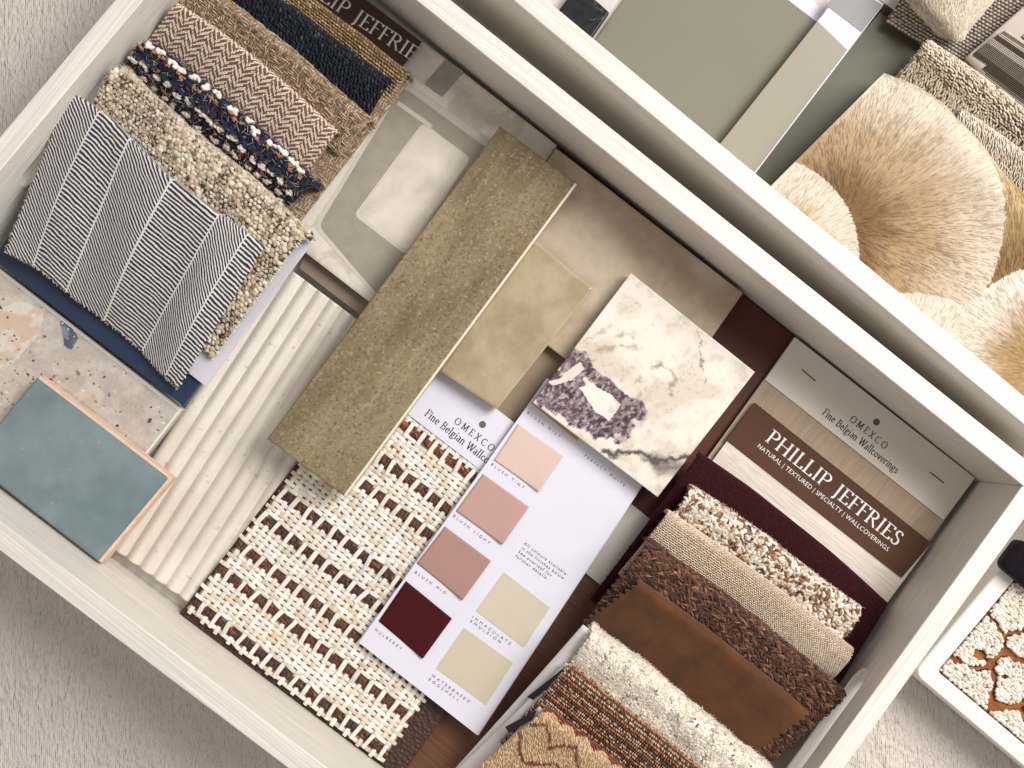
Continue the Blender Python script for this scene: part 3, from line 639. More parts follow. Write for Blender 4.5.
cream = [h('ebe3d6'), h('e2d6c3'), h('dcc8ad'), h('f1ece2')]; brown = [h('603322'), h('40231a'), h('94502a'), h('55301f')]
bandtone = {}
for r_ in range(56):
    vv_ = (r_+.5)*pitch; isd = r_ in dark; nb = 30
    us = (np.arange(nb)+.5)*Lu/nb; off = .0
    if isd:
        if r_-1 in dark: continue
        tone = [(.9, .1, .0, .2), (.3, .2, .6, .1), (.1, .9, .1, .3)][(r_*7) % 3]
        vv2 = vv_+pitch*.5; n = 60; uu = (np.arange(n)+.5)*Lu/n
        for k in range(4):       # a twisted brown yarn of slanting strands
            sow(g, pt, uu+rng.normal(0, .03, n), np.full(n, vv2)+(k-1.5)*.09+rng.normal(0, .02, n), rng.normal(.35, .15, n), np.stack([np.full(n, .45), np.full(n, .17), np.full(n, .14)], 1), pick(brown, tone, n, .25), .13+.03*(1.5-abs(k-1.5)), STR)
        # long cream warps crossing over it
        wu = us[::1][np.arange(nb) % 2 == (r_ // 3) % 2]; wu = wu+rng.normal(0, .05, len(wu)); n = len(wu)
        sow(g, pt, wu, np.full(n, vv2), math.pi/2+rng.normal(0, .09, n), np.stack([np.full(n, pitch*3.6)*rng.normal(1, .07, n), .25+.06*rng.random(n), np.full(n, .08)], 1), rc(h('ece5d9'), n, .06, .015), .30, FLAT)
    else:
        n = nb; ph = (r_ % 2)
        over = (np.arange(nb)+r_) % 2 == 0
        # cream picks running along the row, arching over every other warp
        uo = us[over]; k = len(uo)
        sow(g, pt, uo+rng.normal(0, .03, k), np.full(k, vv_)+rng.normal(0, .02, k), rng.normal(0, .08, k), np.stack([np.full(k, Lu/nb*1.75), np.full(k, pitch*.82), np.full(k, .1)], 1), pick(cream, (4, 3, 1.6, 3), k, .08), .17, FLAT)
        uo = us[~over]; k = len(uo)
        sow(g, pt, uo, np.full(k, vv_), math.pi/2+rng.normal(0, .05, k), np.stack([np.full(k, pitch*1.75), np.full(k, Lu/nb*.6), np.full(k, .1)], 1), pick(cream, (4, 2, .5, 5), k, .08), .18, FLAT)
fray(g, pt, 'u0', h('cdbb9b'), 90, .2, .04); fray(g, pt, 'v1', h('e6dcc9'), 60, .15, .05)
g.build('straw_weave', M['straw'], fr, wv)
hd = Ps([(402, 336), (581, 474), TR, TL], ZW); g = Geo(); slab(g, hd, .12, .01); g.build('header_strip', M['card'], fr, wv, smooth=False)
lettering('lettering', serif_polys('OMEXCO', .32), (453.5, 422.5), (491.5, 452), ZW, 7, M['ink'], fr, wv)
lettering('lettering', serif_polys('Fine Belgian Wallcoverings', .03), (424, 415), (509, 481.5), ZW, 8, M['ink'], fr, wv)
def disc(name, x, y, rpx, z, m, fr, parent):
    c = P(x, y, z+.012); r = rpx/F*(HC-z); g = Geo(); a = np.linspace(0, 2*math.pi, 17)[:-1]
    g.add(np.stack([c[0]+r*np.cos(a), c[1]+r*np.sin(a), c[2]+0*a], 1), [np.arange(16)[None]]); return g.build(name, m, fr, parent, smooth=False)
disc('punched_hole', 482.5, 424.5, 3.6, ZW, mat('hole_brown', h('6b5f52'), .8), fr, wv)

# ---- grasscloth card right of it with grey header
pts = Ps([(565, 545), (640, 604), (478, 832), (385, 798)], 1.55); fr = frame(pts, 1.3)
gc = empty('grasscloth_card', fr, 'brown striped grasscloth card with a grey header, peeping out under the paint card', 'wallcovering sample', G_C)
g = Geo(); slab(g, pts, .2, .01); g.build('grasscloth', mat('brown_grasscloth', h('6d452c'), .6, .25, .9, (.2, 6, 1), [('w', 1.6, (.05, 2.4, 1), .8, .08)]), fr, gc, smooth=False)
pts = Ps([(632, 503), (680, 541), (632, 610), (584, 572)], 1.72)
g = Geo(); slab(g, pts, .14, .01); g.build('header_strip', M['greycard'], fr, gc, smooth=False)

# ---- paint colour card
ZC = 3.25; px = [(547, 378), (666, 449), (477.5, 735.5), (358.6, 642.5)]; pts = Ps(px, ZC); fr = frame(pts, ZC-.3)
pc = empty('paint_card', fr, 'white paint colour card with pink, mulberry and cream chips and small lettering', 'colour card', G_C)
g = Geo(); slab(g, pts, .13, .01); g.build('card_sheet', M['card'], fr, pc, smooth=False)
lo = [q-np.array([0, 0, .15])+(pts[1]-pts[0])/np.linalg.norm(pts[1]-pts[0])*.06 for q in pts]
g = Geo(); slab(g, lo, .13, .01); g.build('card_sheet', M['card'], fr, pc, smooth=False)
chips = [([(549, 381), (594, 417), (577, 441), (531, 403)], 'c2a98d', 0), ([(518, 424), (563.5, 456), (539, 492), (494, 460)], 'd8bfb3', 1), ([(483, 474), (529, 507), (502.5, 544.5), (456, 511)], 'bd9a90', 1),
         ([(445, 526.5), (491, 561), (462.6, 600), (416.8, 563)], 'ab867d', 1), ([(406, 581), (452, 618.6), (422.8, 658.5), (378.6, 621)], '43090f', 1), ([(504, 572), (550, 607.7), (524, 647.5), (476, 611)], 'cdc3ae', 0),
         ([(464, 627.6), (513, 663), (486, 705), (436, 668.5)], 'cbc0a9', 0), ([(640, 436), (655, 446), (640, 468), (622, 455)], 'e4e2e0', 0)]
names = ['taupe chip half under the marble', 'palest pink chip', 'mid pink chip', 'deep dusty pink chip', 'dark mulberry chip', 'upper cream chip', 'lower cream chip', 'off-white chip']
for (q, cc, lift), nm in zip(chips, names):
    w = Ps(q, ZC+.03); g = Geo()
    if lift:                                     # the painted paper curls up at its lower corner
        a, b, c_, d_ = w; s, t = np.meshgrid(np.linspace(0, 1, 13), np.linspace(0, 1, 13), indexing='ij')
        cp = a*((1-s)*(1-t))[..., None]+b*(s*(1-t))[..., None]+c_*(s*t)[..., None]+d_*((1-s)*t)[..., None]
        cp[..., 2] += .22*np.clip(s-.45, 0, 1)**2*np.clip(t+.2, 0, 1)**2*2+.02
        p_ = Patch(cp[::3, ::3], 24, 24); p_.sheet(g, .03)
    else: slab(g, w, .03, .005)
    o = g.build('colour_chip', mat('painted_paper_'+cc, h(cc), .75, .02, 1, spec=.2, bumps=[('n', 10, (1, 1, 1), .06, .01)]), fr, pc, smooth=bool(lift)); o['label'] = nm
for txt, a, b in (('BLUSH MIST', (527, 413.5), (559, 438)), ('BLUSH TINT', (491, 465), (523, 489)), ('BLUSH LIGHT', (453, 516.5), (489, 544.5)), ('BLUSH MID', (414.5, 573), (445, 594.5)), ('MULBERRY', (374.5, 630.5), (401, 650)),
                  ('PERFECT WHITE', (584, 456.5), (624, 486.5)), ('IMMACULATE', (472, 618), (510, 645)), ('EMULSION', (470, 622), (500, 643.5)), ('WATERBASED', (431, 676), (469, 703)), ('EGGSHELL', (428.5, 680), (458, 701.5)),
                  ('All colours available', (523.5, 544), (565.5, 575)), ('in the finishes below.', (521, 548.5), (564.5, 580.5)), ('See overleaf for', (518, 552.5), (551, 577)), ('further details.', (515, 556.5), (547, 580))):
    up = txt[0] != 'A' and txt[:2] not in ('in', 'Se', 'fu')
    lettering('lettering', sans_polys(txt, 1.9 if up else 1.25), a, b, ZC, 4.2 if up else 4.4, M['greyink'], fr, pc)

# ---- OMEXCO card in the far corner
ZX = 2.2; px = [(795, 337), (975, 478), (882, 606), (702, 465)]; pts = Ps(px, ZX); fr = frame(pts, ZX-.4)
ox = empty('wallcovering_card', fr, 'taupe grasscloth sample card with a pale printed header in the corner of the tray', 'wallcovering sample', G_C)
g = Geo(); slab(g, pts, .3, .01); g.build('grasscloth', mat('taupe_grasscloth', h('b39d86'), .5, .14, 1.5, (5, .3, 1), [('w', 3, (3, .12, 1), .35, .03)], sheen=.3), fr, ox, smooth=False)
hd = Ps([(795, 337), (975, 478), (943.5, 520), (765, 379.5)], ZX+.1); g = Geo(); slab(g, hd, .09, .01); g.build('header_strip', M['greycard'], fr, ox, smooth=False)
lettering('lettering', serif_polys('OMEXCO', .3), (849, 420.5), (884.5, 449.5), ZX+.1, 7, M['ink'], fr, ox)
lettering('lettering', serif_polys('Fine Belgian Wallcoverings', .03), (821.5, 414), (895.5, 473.5), ZX+.1, 7.6, M['ink'], fr, ox)
disc('punched_hole', 876.5, 422, 3.4, ZX+.1, mat('hole_grey', h('5f574d'), .8), fr, ox)
def bar(name, p0, p1, wpx, z, m, fr, parent, th=.03):
    a, b = P(*p0, z), P(*p1, z); d = (b-a)/np.linalg.norm(b-a); nn = np.array([-d[1], d[0], 0])*wpx/2*(HC-z)/F
    g = Geo(); slab(g, [a-nn, b-nn, b+nn, a+nn], th, .004); return g.build(name, m, fr, parent, smooth=False)
stm = mat('steel_staple', h('6b6156'), .35)
bar('staple', (802, 369.5), (815.5, 381), 1.3, ZX+.13, stm, fr, ox); bar('staple', (930, 472), (944, 483), 1.3, ZX+.13, stm, fr, ox)

# ---- PHILLIP JEFFRIES cards
ZJ = 2.55; px = [(755, 402.6), (931.5, 543), (873, 622), (697, 482)]; pts = Ps(px, ZJ); fr = frame(pts, ZJ-.3)
pj = empty('wallcovering_card', fr, 'cream grasscloth card with a brown lettered header band in front of the pale header card', 'wallcovering sample', G_C)
g = Geo(); slab(g, pts, .25, .01); g.build('grasscloth', mat('cream_grasscloth', h('ded3c3'), .55, .2, 2.2, (.15, 6, 1), [('w', 2.6, (.08, 2.2, 1), .7, .06)]), fr, pj, smooth=False)
hd = Ps([(755, 402.6), (931.5, 543), (901.6, 578), (726.5, 440)], ZJ+.08); g = Geo(); slab(g, hd, .07, .01); g.build('header_strip', M['brownlabel'], fr, pj, smooth=False)
lettering('lettering', serif_polys('PHILLIP JEFFRIES', .03), (764, 440), (896, 546), ZJ+.08, 14.5, M['whiteink'], fr, pj)
lettering('lettering', sans_polys('NATURAL | TEXTURED | SPECIALTY | WALLCOVERINGS', 1.06), (757, 447), (887, 551.5), ZJ+.08, 6.4, M['whiteink'], fr, pj)

px = [(300, -50), (421.5, 41.5), (400, 69), (278, -22)]; ZP = 3.1; pts = Ps(px, ZP); fr = frame(pts, ZP-.2)
pj2 = empty('wallcovering_card', fr, 'dark brown lettered card tucked behind the golden woven fabric at the tray wall', 'wallcovering sample', G_C)
g = Geo(); slab(g, pts, .15, .01); g.build('card_sheet', M['brownlabel2'], fr, pj2, smooth=False)
lettering('lettering', serif_polys('PHILLIP JEFFRIES', .03), (279, -27), (421, 67), ZP, 15, M['whiteink'], fr, pj2, clip=.915)

# ================================================================== FOLDED FABRICS, upper left
def fabric(name, pt, g, m, label, cat='fabric sample', group=G_F, parent=None):
    fr = Frame((*pt.g.reshape(-1, 3).mean(0)[:2], pt.g[..., 2].min()), math.atan2(*(pt.g[-1, 2]-pt.g[0, 2])[[1, 0]]))
    o = g.build(name, m, fr, parent)
    if parent is None: tag(o, label, cat, group)
    return o, fr
def quadpatch(px, zs, **k):
    a, b, c, d = [P(x, y, z) for (x, y), z in zip(px, zs)]
    return Patch([[a+(b-a)*s+((d+(c-d)*s)-(a+(b-a)*s))*t for t in np.linspace(0, 1, 5)] for s in np.linspace(0, 1, 5)], **k)

# navy board + lilac card under the stack
simple_slab('navy_board', [(-8, 259), (183, 406), (262, 300), (72, 152)], 3.75, .45, mat('navy_board', h('1b2f49'), .5, .05, 1, bumps=[('n', 5, (1, 1, 1), .05, .02)]),
            'navy blue board under the striped fabric, along the terrazzo tile', 'board', G_C)
simple_slab('white_card', [(312, 243), (205, 386), (120, 320), (225, 178)], 4.0, .16, mat('lilac_card', h('d5d0d8'), .5, .02, 1),
            'pale lilac card sticking out under the knobbly cream fabric', 'card', G_C)

# golden basket cloth
pt = Patch(fold([(262, -42), (334, 14), (409, 72)], [(232, -8), (305, 52), (374, 118)], [5.0, 4.9, 4.6], [3.9, 3.9, 3.7], .35), 80, 60, wr=.06)
g = Geo(); pt.sheet(g, .12, h('6a5334')); u, v, i, j = lattice(pt, .2, .17); n = len(u)
sow(g, pt, u, v, .15+.25*((i % 2)*2-1), np.stack([np.full(n, .24), np.full(n, .13), np.full(n, .12)], 1), pick([h('a98f66'), h('8d744c'), h('c2aa82')], (3, 2, 1.5), n, .14), .04, BEAD, jit=.012)
fray(g, pt, 'u1', h('c9b9a0'), 160, .35, .05)
fabric('golden_weave_fabric', pt, g, M['cloth'], 'golden tan basket weave fabric next to the dark brown lettered card')
# navy chunky
pt = Patch(fold([(228, -42), (283, 0), (338, 41), (391, 81)], [(185, -18), (240, 24), (298, 70), (364, 124)], [5.4, 5.3, 5.2, 5.0], [4.1]*4, .45), 80, 60, wr=.08, seed=1)
g = Geo(); pt.sheet(g, .14, h('12161f')); u, v, i, j = lattice(pt, .23, .21); n = len(u)
sow(g, pt, u, v, .9+.2*rng.normal(0, 1, n), np.stack([np.full(n, .31), np.full(n, .17), np.full(n, .17)], 1), pick([h('1a2130'), h('2a3040'), h('15171d'), h('4a4a4c')], (5, 3, 4, .5), n, .2), .06, BEAD, jit=.03)
fabric('navy_chunky_fabric', pt, g, M['cloth'], 'near-black navy chunky weave fabric between the golden weave and the tan openwork')
# tan openwork: under layer + fold
pt = quadpatch([(409, 82), (297, 226), (170, 130), (280, -25)], [4.1, 3.9, 4.0, 4.2], nu=70, nv=70, wr=.12, seed=3)
fr_t = Frame(pt.g.mean((0, 1))*[1, 1, 0]+[0, 0, 3.8], math.radians(-38))
tan = empty('openwork_fabric', fr_t, 'tan openwork fabric with frayed edges, its under layer reaching below the herringbone roll', 'fabric sample', G_F)
def tansow(g, pt, sc_=1.):
    pt.sheet(g, .08, h('967c63')); u, v, i, j = lattice(pt, .17, .15); n = len(u); k = (N1(u*1.1, v*1.1, 2) > .5)
    lad = (np.floor(u/.55)+np.floor(v/.7)) % 2 > 0
    sow(g, pt, u, v, np.where(lad, .05, math.pi/2)+rng.normal(0, .12, n), np.stack([np.full(n, .3), np.full(n, .05), np.full(n, .06)], 1), pick([h('c0a78c'), h('a4896c'), h('dccbb2'), h('84694e')], (4, 2, 2, 1), n, .12), .05+.03*lad, STR, jit=.03)
    m = int(n*.12); sow(g, pt, rng.random(m)*pt.Lu, rng.random(m)*pt.Lv, rng.random(m)*6.3, np.stack([.3+.3*rng.random(m), np.full(m, .018), np.full(m, .018)], 1), rc(h('d9cbb2'), m, .1), .1, HAIR, rng.normal(.1, .2, m))
g = Geo(); tansow(g, pt); fray(g, pt, 'u0', h('cdbda2'), 260, .4, .03); fray(g, pt, 'u1', h('cdbda2'), 60, .3, .03); fray(g, pt, 'v1', h('cdbda2'), 120, .4, .03)
Patch.normals(pt); g.build('under_layer', M['cloth'], fr_t, tan)
pt = Patch(fold([(175, -42), (226, -3), (296, 52), (371, 119)], [(120, 0), (190, 42), (255, 90), (338, 155)], [6.0, 5.9, 5.7, 5.3], [4.4]*4, .5), 90, 60, wr=.08, seed=4)
g = Geo(); tansow(g, pt); n = 30; sow(g, pt, np.linspace(.3, pt.Lu-.2, n), np.full(n, 2.55), 0, np.stack([np.full(n, .3), np.full(n, .24), np.full(n, .05)], 1), rc(h('7d664c'), n, .2), .09, BEAD, jit=.03)
fray(g, pt, 'u1', h('cdbda2'), 160, .4, .03); g.build('folded_layer', M['cloth'], fr_t, tan)
# herringbone
pt = Patch(fold([(178, 3), (232, 40), (286, 84), (338, 131)], [(140, 52), (196, 98), (250, 140), (304, 178)], [6.6, 6.4, 6.2, 5.8], [4.8]*4, .4), 90, 70, wr=.05, seed=5)
g = Geo(); pt.sheet(g, .13, h('6d4f3c')); cw = .56; dv = .1
u, v, i, j = lattice(pt, cw/5, dv, 0); n = len(u); k = np.floor(u/cw).astype(int); sg = np.where(k % 2 == 0, 1, -1)
ph = (j*1.0+(u % cw)/(cw/5)*np.where(sg > 0, 1, -1)*1.2+200+sg*3.); lightc = (ph % 3.6) < 1.8
cols = np.where(lightc[:, None], h('e2d2c0'), h('7b5a47'))*(1+rng.normal(0, .08, (n, 1)))
sow(g, pt, u, v, sg*-.85, np.stack([np.full(n, .2), np.full(n, .12), np.full(n, .09)], 1), cols, .04, BEAD, jit=.006)
fray(g, pt, 'u1', h('c5ac97'), 140, .22, .03); fray(g, pt, 'u0', h('c5ac97'), 100, .18, .03)
fabric('herringbone_fabric', pt, g, M['cloth'], 'brown and cream herringbone fabric roll between the tan openwork and the bobbly navy roll')
# navy bobble
pt = Patch(fold([(146, 38), (200, 80), (262, 132), (316, 182)], [(122, 74), (176, 120), (234, 168), (286, 208)], [7.0, 6.9, 6.6, 6.2], [5.4, 5.3, 5.1, 5.0], .7), 90, 60, wr=.08, seed=6)
g = Geo(); pt.sheet(g, .2, h('10182a')); u, v, i, j = lattice(pt, .2, .18); n = len(u); band = np.clip(v/pt.Lv, 0, 1)
sow(g, pt, u, v, rng.normal(.6, .4, n), np.stack([np.full(n, .3), np.full(n, .14), np.full(n, .16)], 1), pick([h('182338'), h('0f1625'), h('28384f')], (4, 3, 2), n, .2), .05, BEAD, jit=.04)
for off, col_, sz, stp in ((.40, 'e9e2d6', .62, .85), (.47, 'b5714c', .3, .55), (.60, '22324c', .5, .7), (.68, 'ece5da', .55, .78), (.62, 'a8623c', .26, .6), (.84, 'd9c8b4', .5, .85), (.78, 'b06a48', .22, .8), (.95, 'e5dccf', .5, .95)):
    m = int(pt.Lu/stp); uu = (np.arange(m)+.5)*stp+rng.normal(0, .12, m); vv = pt.Lv*off+rng.normal(0, .09, m)
    for q in range(7):
        sow(g, pt, uu+rng.normal(0, sz*.2, m), vv+rng.normal(0, sz*.13, m), rng.normal(.2, .5, m), np.stack([sz*(.5+.35*rng.random(m)), sz*.42+0*uu, sz*.45+0*uu], 1), rc(h(col_), m, .08, .02), .12+.05*q/7, BEAD)
n = 2500; sow(g, pt, rng.random(n)*pt.Lu, rng.random(n)*pt.Lv, rng.random(n)*6.3, np.stack([.25+.2*rng.random(n), np.full(n, .022), np.full(n, .022)], 1), pick([h('182338'), h('c9bfb0'), h('8a5a40')], (5, 2, 1), n), .2, LOOP, rng.normal(.2, .4, n))
fray(g, pt, 'u0', h('dcd2c4'), 90, .35, .04); fray(g, pt, 'u1', h('26344c'), 90, .3, .04)
fabric('bobble_fabric', pt, g, M['wool'], 'navy fabric roll with white and rust bobbles')
# knobbly cream
pt = Patch(fold([(117, 62), (179, 120), (243, 172), (307, 232)], [(50, 192), (92, 238), (150, 296), (212, 358)], [7.4, 7.2, 7.0, 6.6], [5.2, 5.0, 4.8, 4.3], .9), 110, 90, wr=.1, seed=7)
g = Geo(); pt.sheet(g, .2, h('5c4b39')); u, v, i, j = lattice(pt, .27, .235); n = len(u); s = (.85+.5*rng.random(n)**2)
big = N2(u*.8, v*.8, 2) > .5; s *= np.where(big, 1.15, .8)
for (kk, dz) in ((1, .06),):
    sow(g, pt, u, v, rng.normal(.3, .5, n), np.stack([.33*s, .26*s, .22*s], 1), pick([h('d6c8b0'), h('c2b196'), h('e2d8c5'), h('856c52'), h('3d3026'), h('ad9476')], (6, 4, 4, 1., .35, 1.5), n, .08), dz, BEAD, jit=.035)
n = 5000; sow(g, pt, rng.random(n)*pt.Lu, rng.random(n)*pt.Lv, rng.random(n)*6.3, np.stack([.3+.25*rng.random(n), np.full(n, .016), np.full(n, .016)], 1), rc(h('dfd5c3'), n, .08), .17, LOOP, rng.normal(.05, .2, n))
m = 2600; sow(g, pt, rng.random(m)*pt.Lu, rng.random(m)*pt.Lv, rng.random(m)*3, np.stack([.13+.06*rng.random(m), .1+0*rng.random(m), .1+0*rng.random(m)], 1), pick([h('cfc3ae'), h('6d5a46'), h('a38d74')], (3, 2, 2), m), .08, BEAD)
fray(g, pt, 'u1', h('e4dccb'), 120, .4, .09); fray(g, pt, 'u0', h('cfc3ae'), 80, .3, .04)
fabric('knobbly_fabric', pt, g, M['wool'], 'cream knobbly wool fabric roll beside the navy striped cloth')
# navy striped
rows = fold([(71, 90), (104, 112), (131, 137), (168, 174), (213, 208), (240, 226), (266, 246)], [(5, 252), (36, 268), (66, 292), (100, 318), (136, 346), (158, 370), (178, 389)],
            [7.6, 7.9, 8.0, 7.9, 7.7, 7.3, 6.8], [4.9, 4.6, 4.4, 4.2, 4.2, 4.3, 4.4], .45, back=1.2, sag=.25)
for k, rrow in enumerate(rows):
    for cc in (4, 5): rrow[cc][2] += (.28 if k % 2 else -.16)
pt = Patch(rows, 150, 120, wr=.07, ws=.4, seed=8)
m = mat('striped_cotton', h('ffffff'), .8, bumps=[('n', 10, (1, 1, 1), .35, .02)], sheen=.2); t = m.node_tree; nd = t.nodes; LK = t.links
at_ = nd.new('ShaderNodeAttribute'); at_.attribute_name = 'suv'; sp = nd.new('ShaderNodeSeparateXYZ'); LK.new(at_.outputs['Vector'], sp.inputs[0])
def mth(op, a, b=None, c=None):
    q = nd.new('ShaderNodeMath'); q.operation = op
    for k, x in enumerate((a, b, c)):
        if x is None: continue
        if isinstance(x, (int, float)): q.inputs[k].default_value = x
        else: LK.new(x, q.inputs[k])
    return q.outputs[0]
nz = nd.new('ShaderNodeTexNoise'); nz.inputs['Scale'].default_value = 1.3; LK.new(at_.outputs['Vector'], nz.inputs['Vector'])
nz2 = nd.new('ShaderNodeTexNoise'); nz2.inputs['Scale'].default_value = 9; LK.new(at_.outputs['Vector'], nz2.inputs['Vector'])
CW = pt.Lu/5.4; uc = mth('DIVIDE', mth('ADD', sp.outputs[0], CW*.2), CW); ci = mth('FLOOR', uc); cf = mth('SUBTRACT', uc, ci)
sgn = mth('SUBTRACT', mth('MULTIPLY', mth('MODULO', ci, 2.), 2.), 1.)
ph = mth('ADD', mth('MULTIPLY', sp.outputs[1], 4.1), mth('MULTIPLY', mth('MULTIPLY', mth('SUBTRACT', cf, .5), sgn), 3.8))
ph = mth('SUBTRACT', ph, mth('MULTIPLY', sp.outputs[0], 1.85))
ph = mth('ADD', ph, mth('MULTIPLY', nz.outputs['Fac'], 1.0)); ph = mth('ADD', ph, mth('MULTIPLY', nz2.outputs['Fac'], .16))
st = mth('LESS_THAN', mth('FRACT', ph), .57); seam = mth('GREATER_THAN', mth('ABSOLUTE', mth('SUBTRACT', cf, .5)), .482)
msk = mth('MULTIPLY', st, mth('SUBTRACT', 1., seam)); mx = nd.new('ShaderNodeMix'); mx.data_type = 'RGBA'; LK.new(msk, mx.inputs[0])
mx.inputs[6].default_value = (*h('dfd9d0'), 1); mx.inputs[7].default_value = (*h('1c2136'), 1); LK.new(mx.outputs[2], nd['Principled BSDF'].inputs['Base Color'])
g = Geo(); pt.sheet(g, .06, zig=('v1', 'u0', 'u1'), amp=.09, per=.42)
fabric('striped_fabric', pt, g, m, 'navy and off-white pinstriped cotton with zigzag cut edges, draped over the stack')
pt2 = pt; g = Geo(); fray(g, pt, 'v1', h('cfc6bb'), 150, .22, .03); fray(g, pt, 'u0', h('cfc6bb'), 120, .25, .03)
o = bpy.data.objects['striped_fabric']; f2 = Frame(np.array(o.location)/U, o.rotation_euler[2]); g.build('frayed_threads', M['cloth'], f2, o)

# ================================================================== FOLDED FABRICS, lower right
# velvet
pt = Patch(fold([(701, 452), (760, 494), (830, 550), (889, 602)], [(590, 600), (650, 650), (720, 700), (800, 748)], [4.9, 4.3, 4.0, 3.6], [2.8]*4, .45, back=1.2), 80, 60, wr=.04, seed=9)
velm = mat('burgundy_velvet', h('330a0e'), .85, .6, 7, spec=.2, sheen=.1, srough=.35, bumps=[('n', 25, (1, 1, 1), .4, .02)])
g = Geo(); pt.sheet(g, .25, h('4a141a')); fray(g, pt, 'u0', h('8a5a58'), 90, .3, .03)
fabric('velvet_fabric', pt, g, velm, 'dark burgundy velvet with a rounded end in front of the lettered cards')
# speckled boucle
pt = Patch(fold([(692, 488), (740, 520), (800, 565), (861, 611)], [(655, 545), (700, 580), (762, 625), (822, 668)], [5.8, 5.6, 5.4, 5.2], [4.2]*4, .6), 80, 50, wr=.1, seed=10)
g = Geo(); pt.sheet(g, .2, h('5a3f2a')); u, v, i, j = lattice(pt, .2, .18); n = len(u)
for q in range(2):
    sow(g, pt, u, v, rng.random(n)*3, np.stack([.24+.34*rng.random(n), .16+.14*rng.random(n), .15+.1*rng.random(n)], 1), pick([h('e6dcca'), h('d0bfa4'), h('7a4f30'), h('9c6a44'), h('4a3224'), h('efe9dd')], (5, 3, 2.3, 1.5, 1, 3), n, .1), .05+.08*q, BEAD, jit=.08)
n = 3500; sow(g, pt, rng.random(n)*pt.Lu, rng.random(n)*pt.Lv, rng.random(n)*6.3, np.stack([.25+.25*rng.random(n), np.full(n, .016), np.full(n, .016)], 1), pick([h('e6dcca'), h('a07a58')], (4, 1), n), .2, LOOP, rng.normal(.2, .3, n)); fray(g, pt, 'u1', h('cbb799'), 90, .35, .04); fray(g, pt, 'u0', h('8a6a4c'), 120, .3, .04)
fabric('speckled_fabric', pt, g, M['wool'], 'cream and brown speckled boucle roll lying on the burgundy velvet')
# cream diamond weave
pt = Patch(fold([(669, 511), (725, 550), (790, 598), (855, 650)], [(618, 574), (680, 615), (750, 650), (828, 682)], [6.3, 6.1, 5.9, 5.6], [4.2]*4, .55, sag=.15), 80, 60, wr=.05, seed=11)
g = Geo(); pt.sheet(g, .15, h('a88d70')); u, v, i, j = lattice(pt, .125, .115); n = len(u)
sow(g, pt, u, v, np.where(((i+j) % 2) == 0, .7, -.7), np.stack([np.full(n, .16), np.full(n, .085), np.full(n, .085)], 1), pick([h('e3d3be'), h('d8c5ac'), h('cab193')], (5, 3, 1), n, .05), .03, BEAD)
fabric('diamond_weave_fabric', pt, g, M['cloth'], 'smooth cream diamond-weave fabric between the speckled roll and the dark brown boucle')
# brown chunky
pt = Patch(fold([(649, 542), (705, 583), (775, 637), (845, 694)], [(586, 622), (640, 668), (700, 716), (762, 768)], [6.8, 6.6, 6.4, 6.0], [4.6]*4, .6), 110, 80, wr=.08, seed=12)
g = Geo(); pt.sheet(g, .25, h('241411')); dv = .24; nr = int(pt.Lv/dv)
for r_ in range(nr):
    m = int(pt.Lu/.21); uu = (np.arange(m)+.5+.3*(r_ % 2))*.21; s = 1+.25*rng.random(m)
    sow(g, pt, uu, np.full(m, (r_+.5)*dv), .5*(1 if r_ % 2 else -1)+rng.normal(0, .15, m), np.stack([.46*s, .15*s, .15*s], 1), pick([h('573828'), h('452b20'), h('704a37'), h('9c7459')], (5, 3, 3, .7), m, .12), .07+.08*rng.random(m), STR, jit=.04)
    sow(g, pt, uu+.1, np.full(m, (r_+.5)*dv+.08), .5*(1 if r_ % 2 else -1)+rng.normal(0, .2, m), np.stack([.4*s, .11*s, .12*s], 1), pick([h('5f3e2d'), h('875f48'), h('3c261c')], (4, 2, 3), m, .12), .12+.08*rng.random(m), STR, jit=.05)
for sd in ('u1', 'v1'):
    m = 60; t = np.linspace(0, 1, m); uu = pt.Lu+0*t if sd == 'u1' else t*pt.Lu; vv = t*pt.Lv if sd == 'u1' else pt.Lv+0*t
    sow(g, pt, uu, vv, (0 if sd == 'u1' else 1.57)+rng.normal(0, .2, m), np.stack([.38+0*t, .17+0*t, .2+0*t], 1), pick([h('4a2c25'), h('33201c'), h('6a463a')], (5, 4, 2), m, .15), .0, BEAD)
n = 3500; sow(g, pt, rng.random(n)*pt.Lu, rng.random(n)*pt.Lv, rng.random(n)*6.3, np.stack([.25+.2*rng.random(n), np.full(n, .016), np.full(n, .016)], 1), pick([h('6b483d'), h('a58473')], (3, 1), n), .2, LOOP, rng.normal(.2, .3, n)); fray(g, pt, 'u0', h('5a3a30'), 160, .3, .04)
fabric('brown_boucle_fabric', pt, g, M['wool'], 'dark brown looped boucle fabric behind the camel suede')
# camel suede
pt = Patch(fold([(640, 581), (695, 620), (752, 664), (810, 713)], [(584, 622), (640, 664), (696, 708), (752, 754)], [7.4, 7.2, 7.0, 6.6], [5.0]*4, .5, sag=.15), 120, 100, wr=.06, seed=13)
sm = mat('camel_suede', h('5f3b20'), .9, .3, .6, spec=.2, sheen=.2, bumps=[('n', 14, (1, 1, 1), .5, .03), ('n', 3.5, (1, 1, 1), .4, .05), ('n', .6, (1, 1, 1), .5, .15)])
g = Geo(); pt.sheet(g, .1, zig=('u0', 'u1'), amp=.12, per=.5); o, f2 = fabric('suede_sample', pt, g, sm, 'camel brown suede with zigzag cut ends in the middle of the stack')
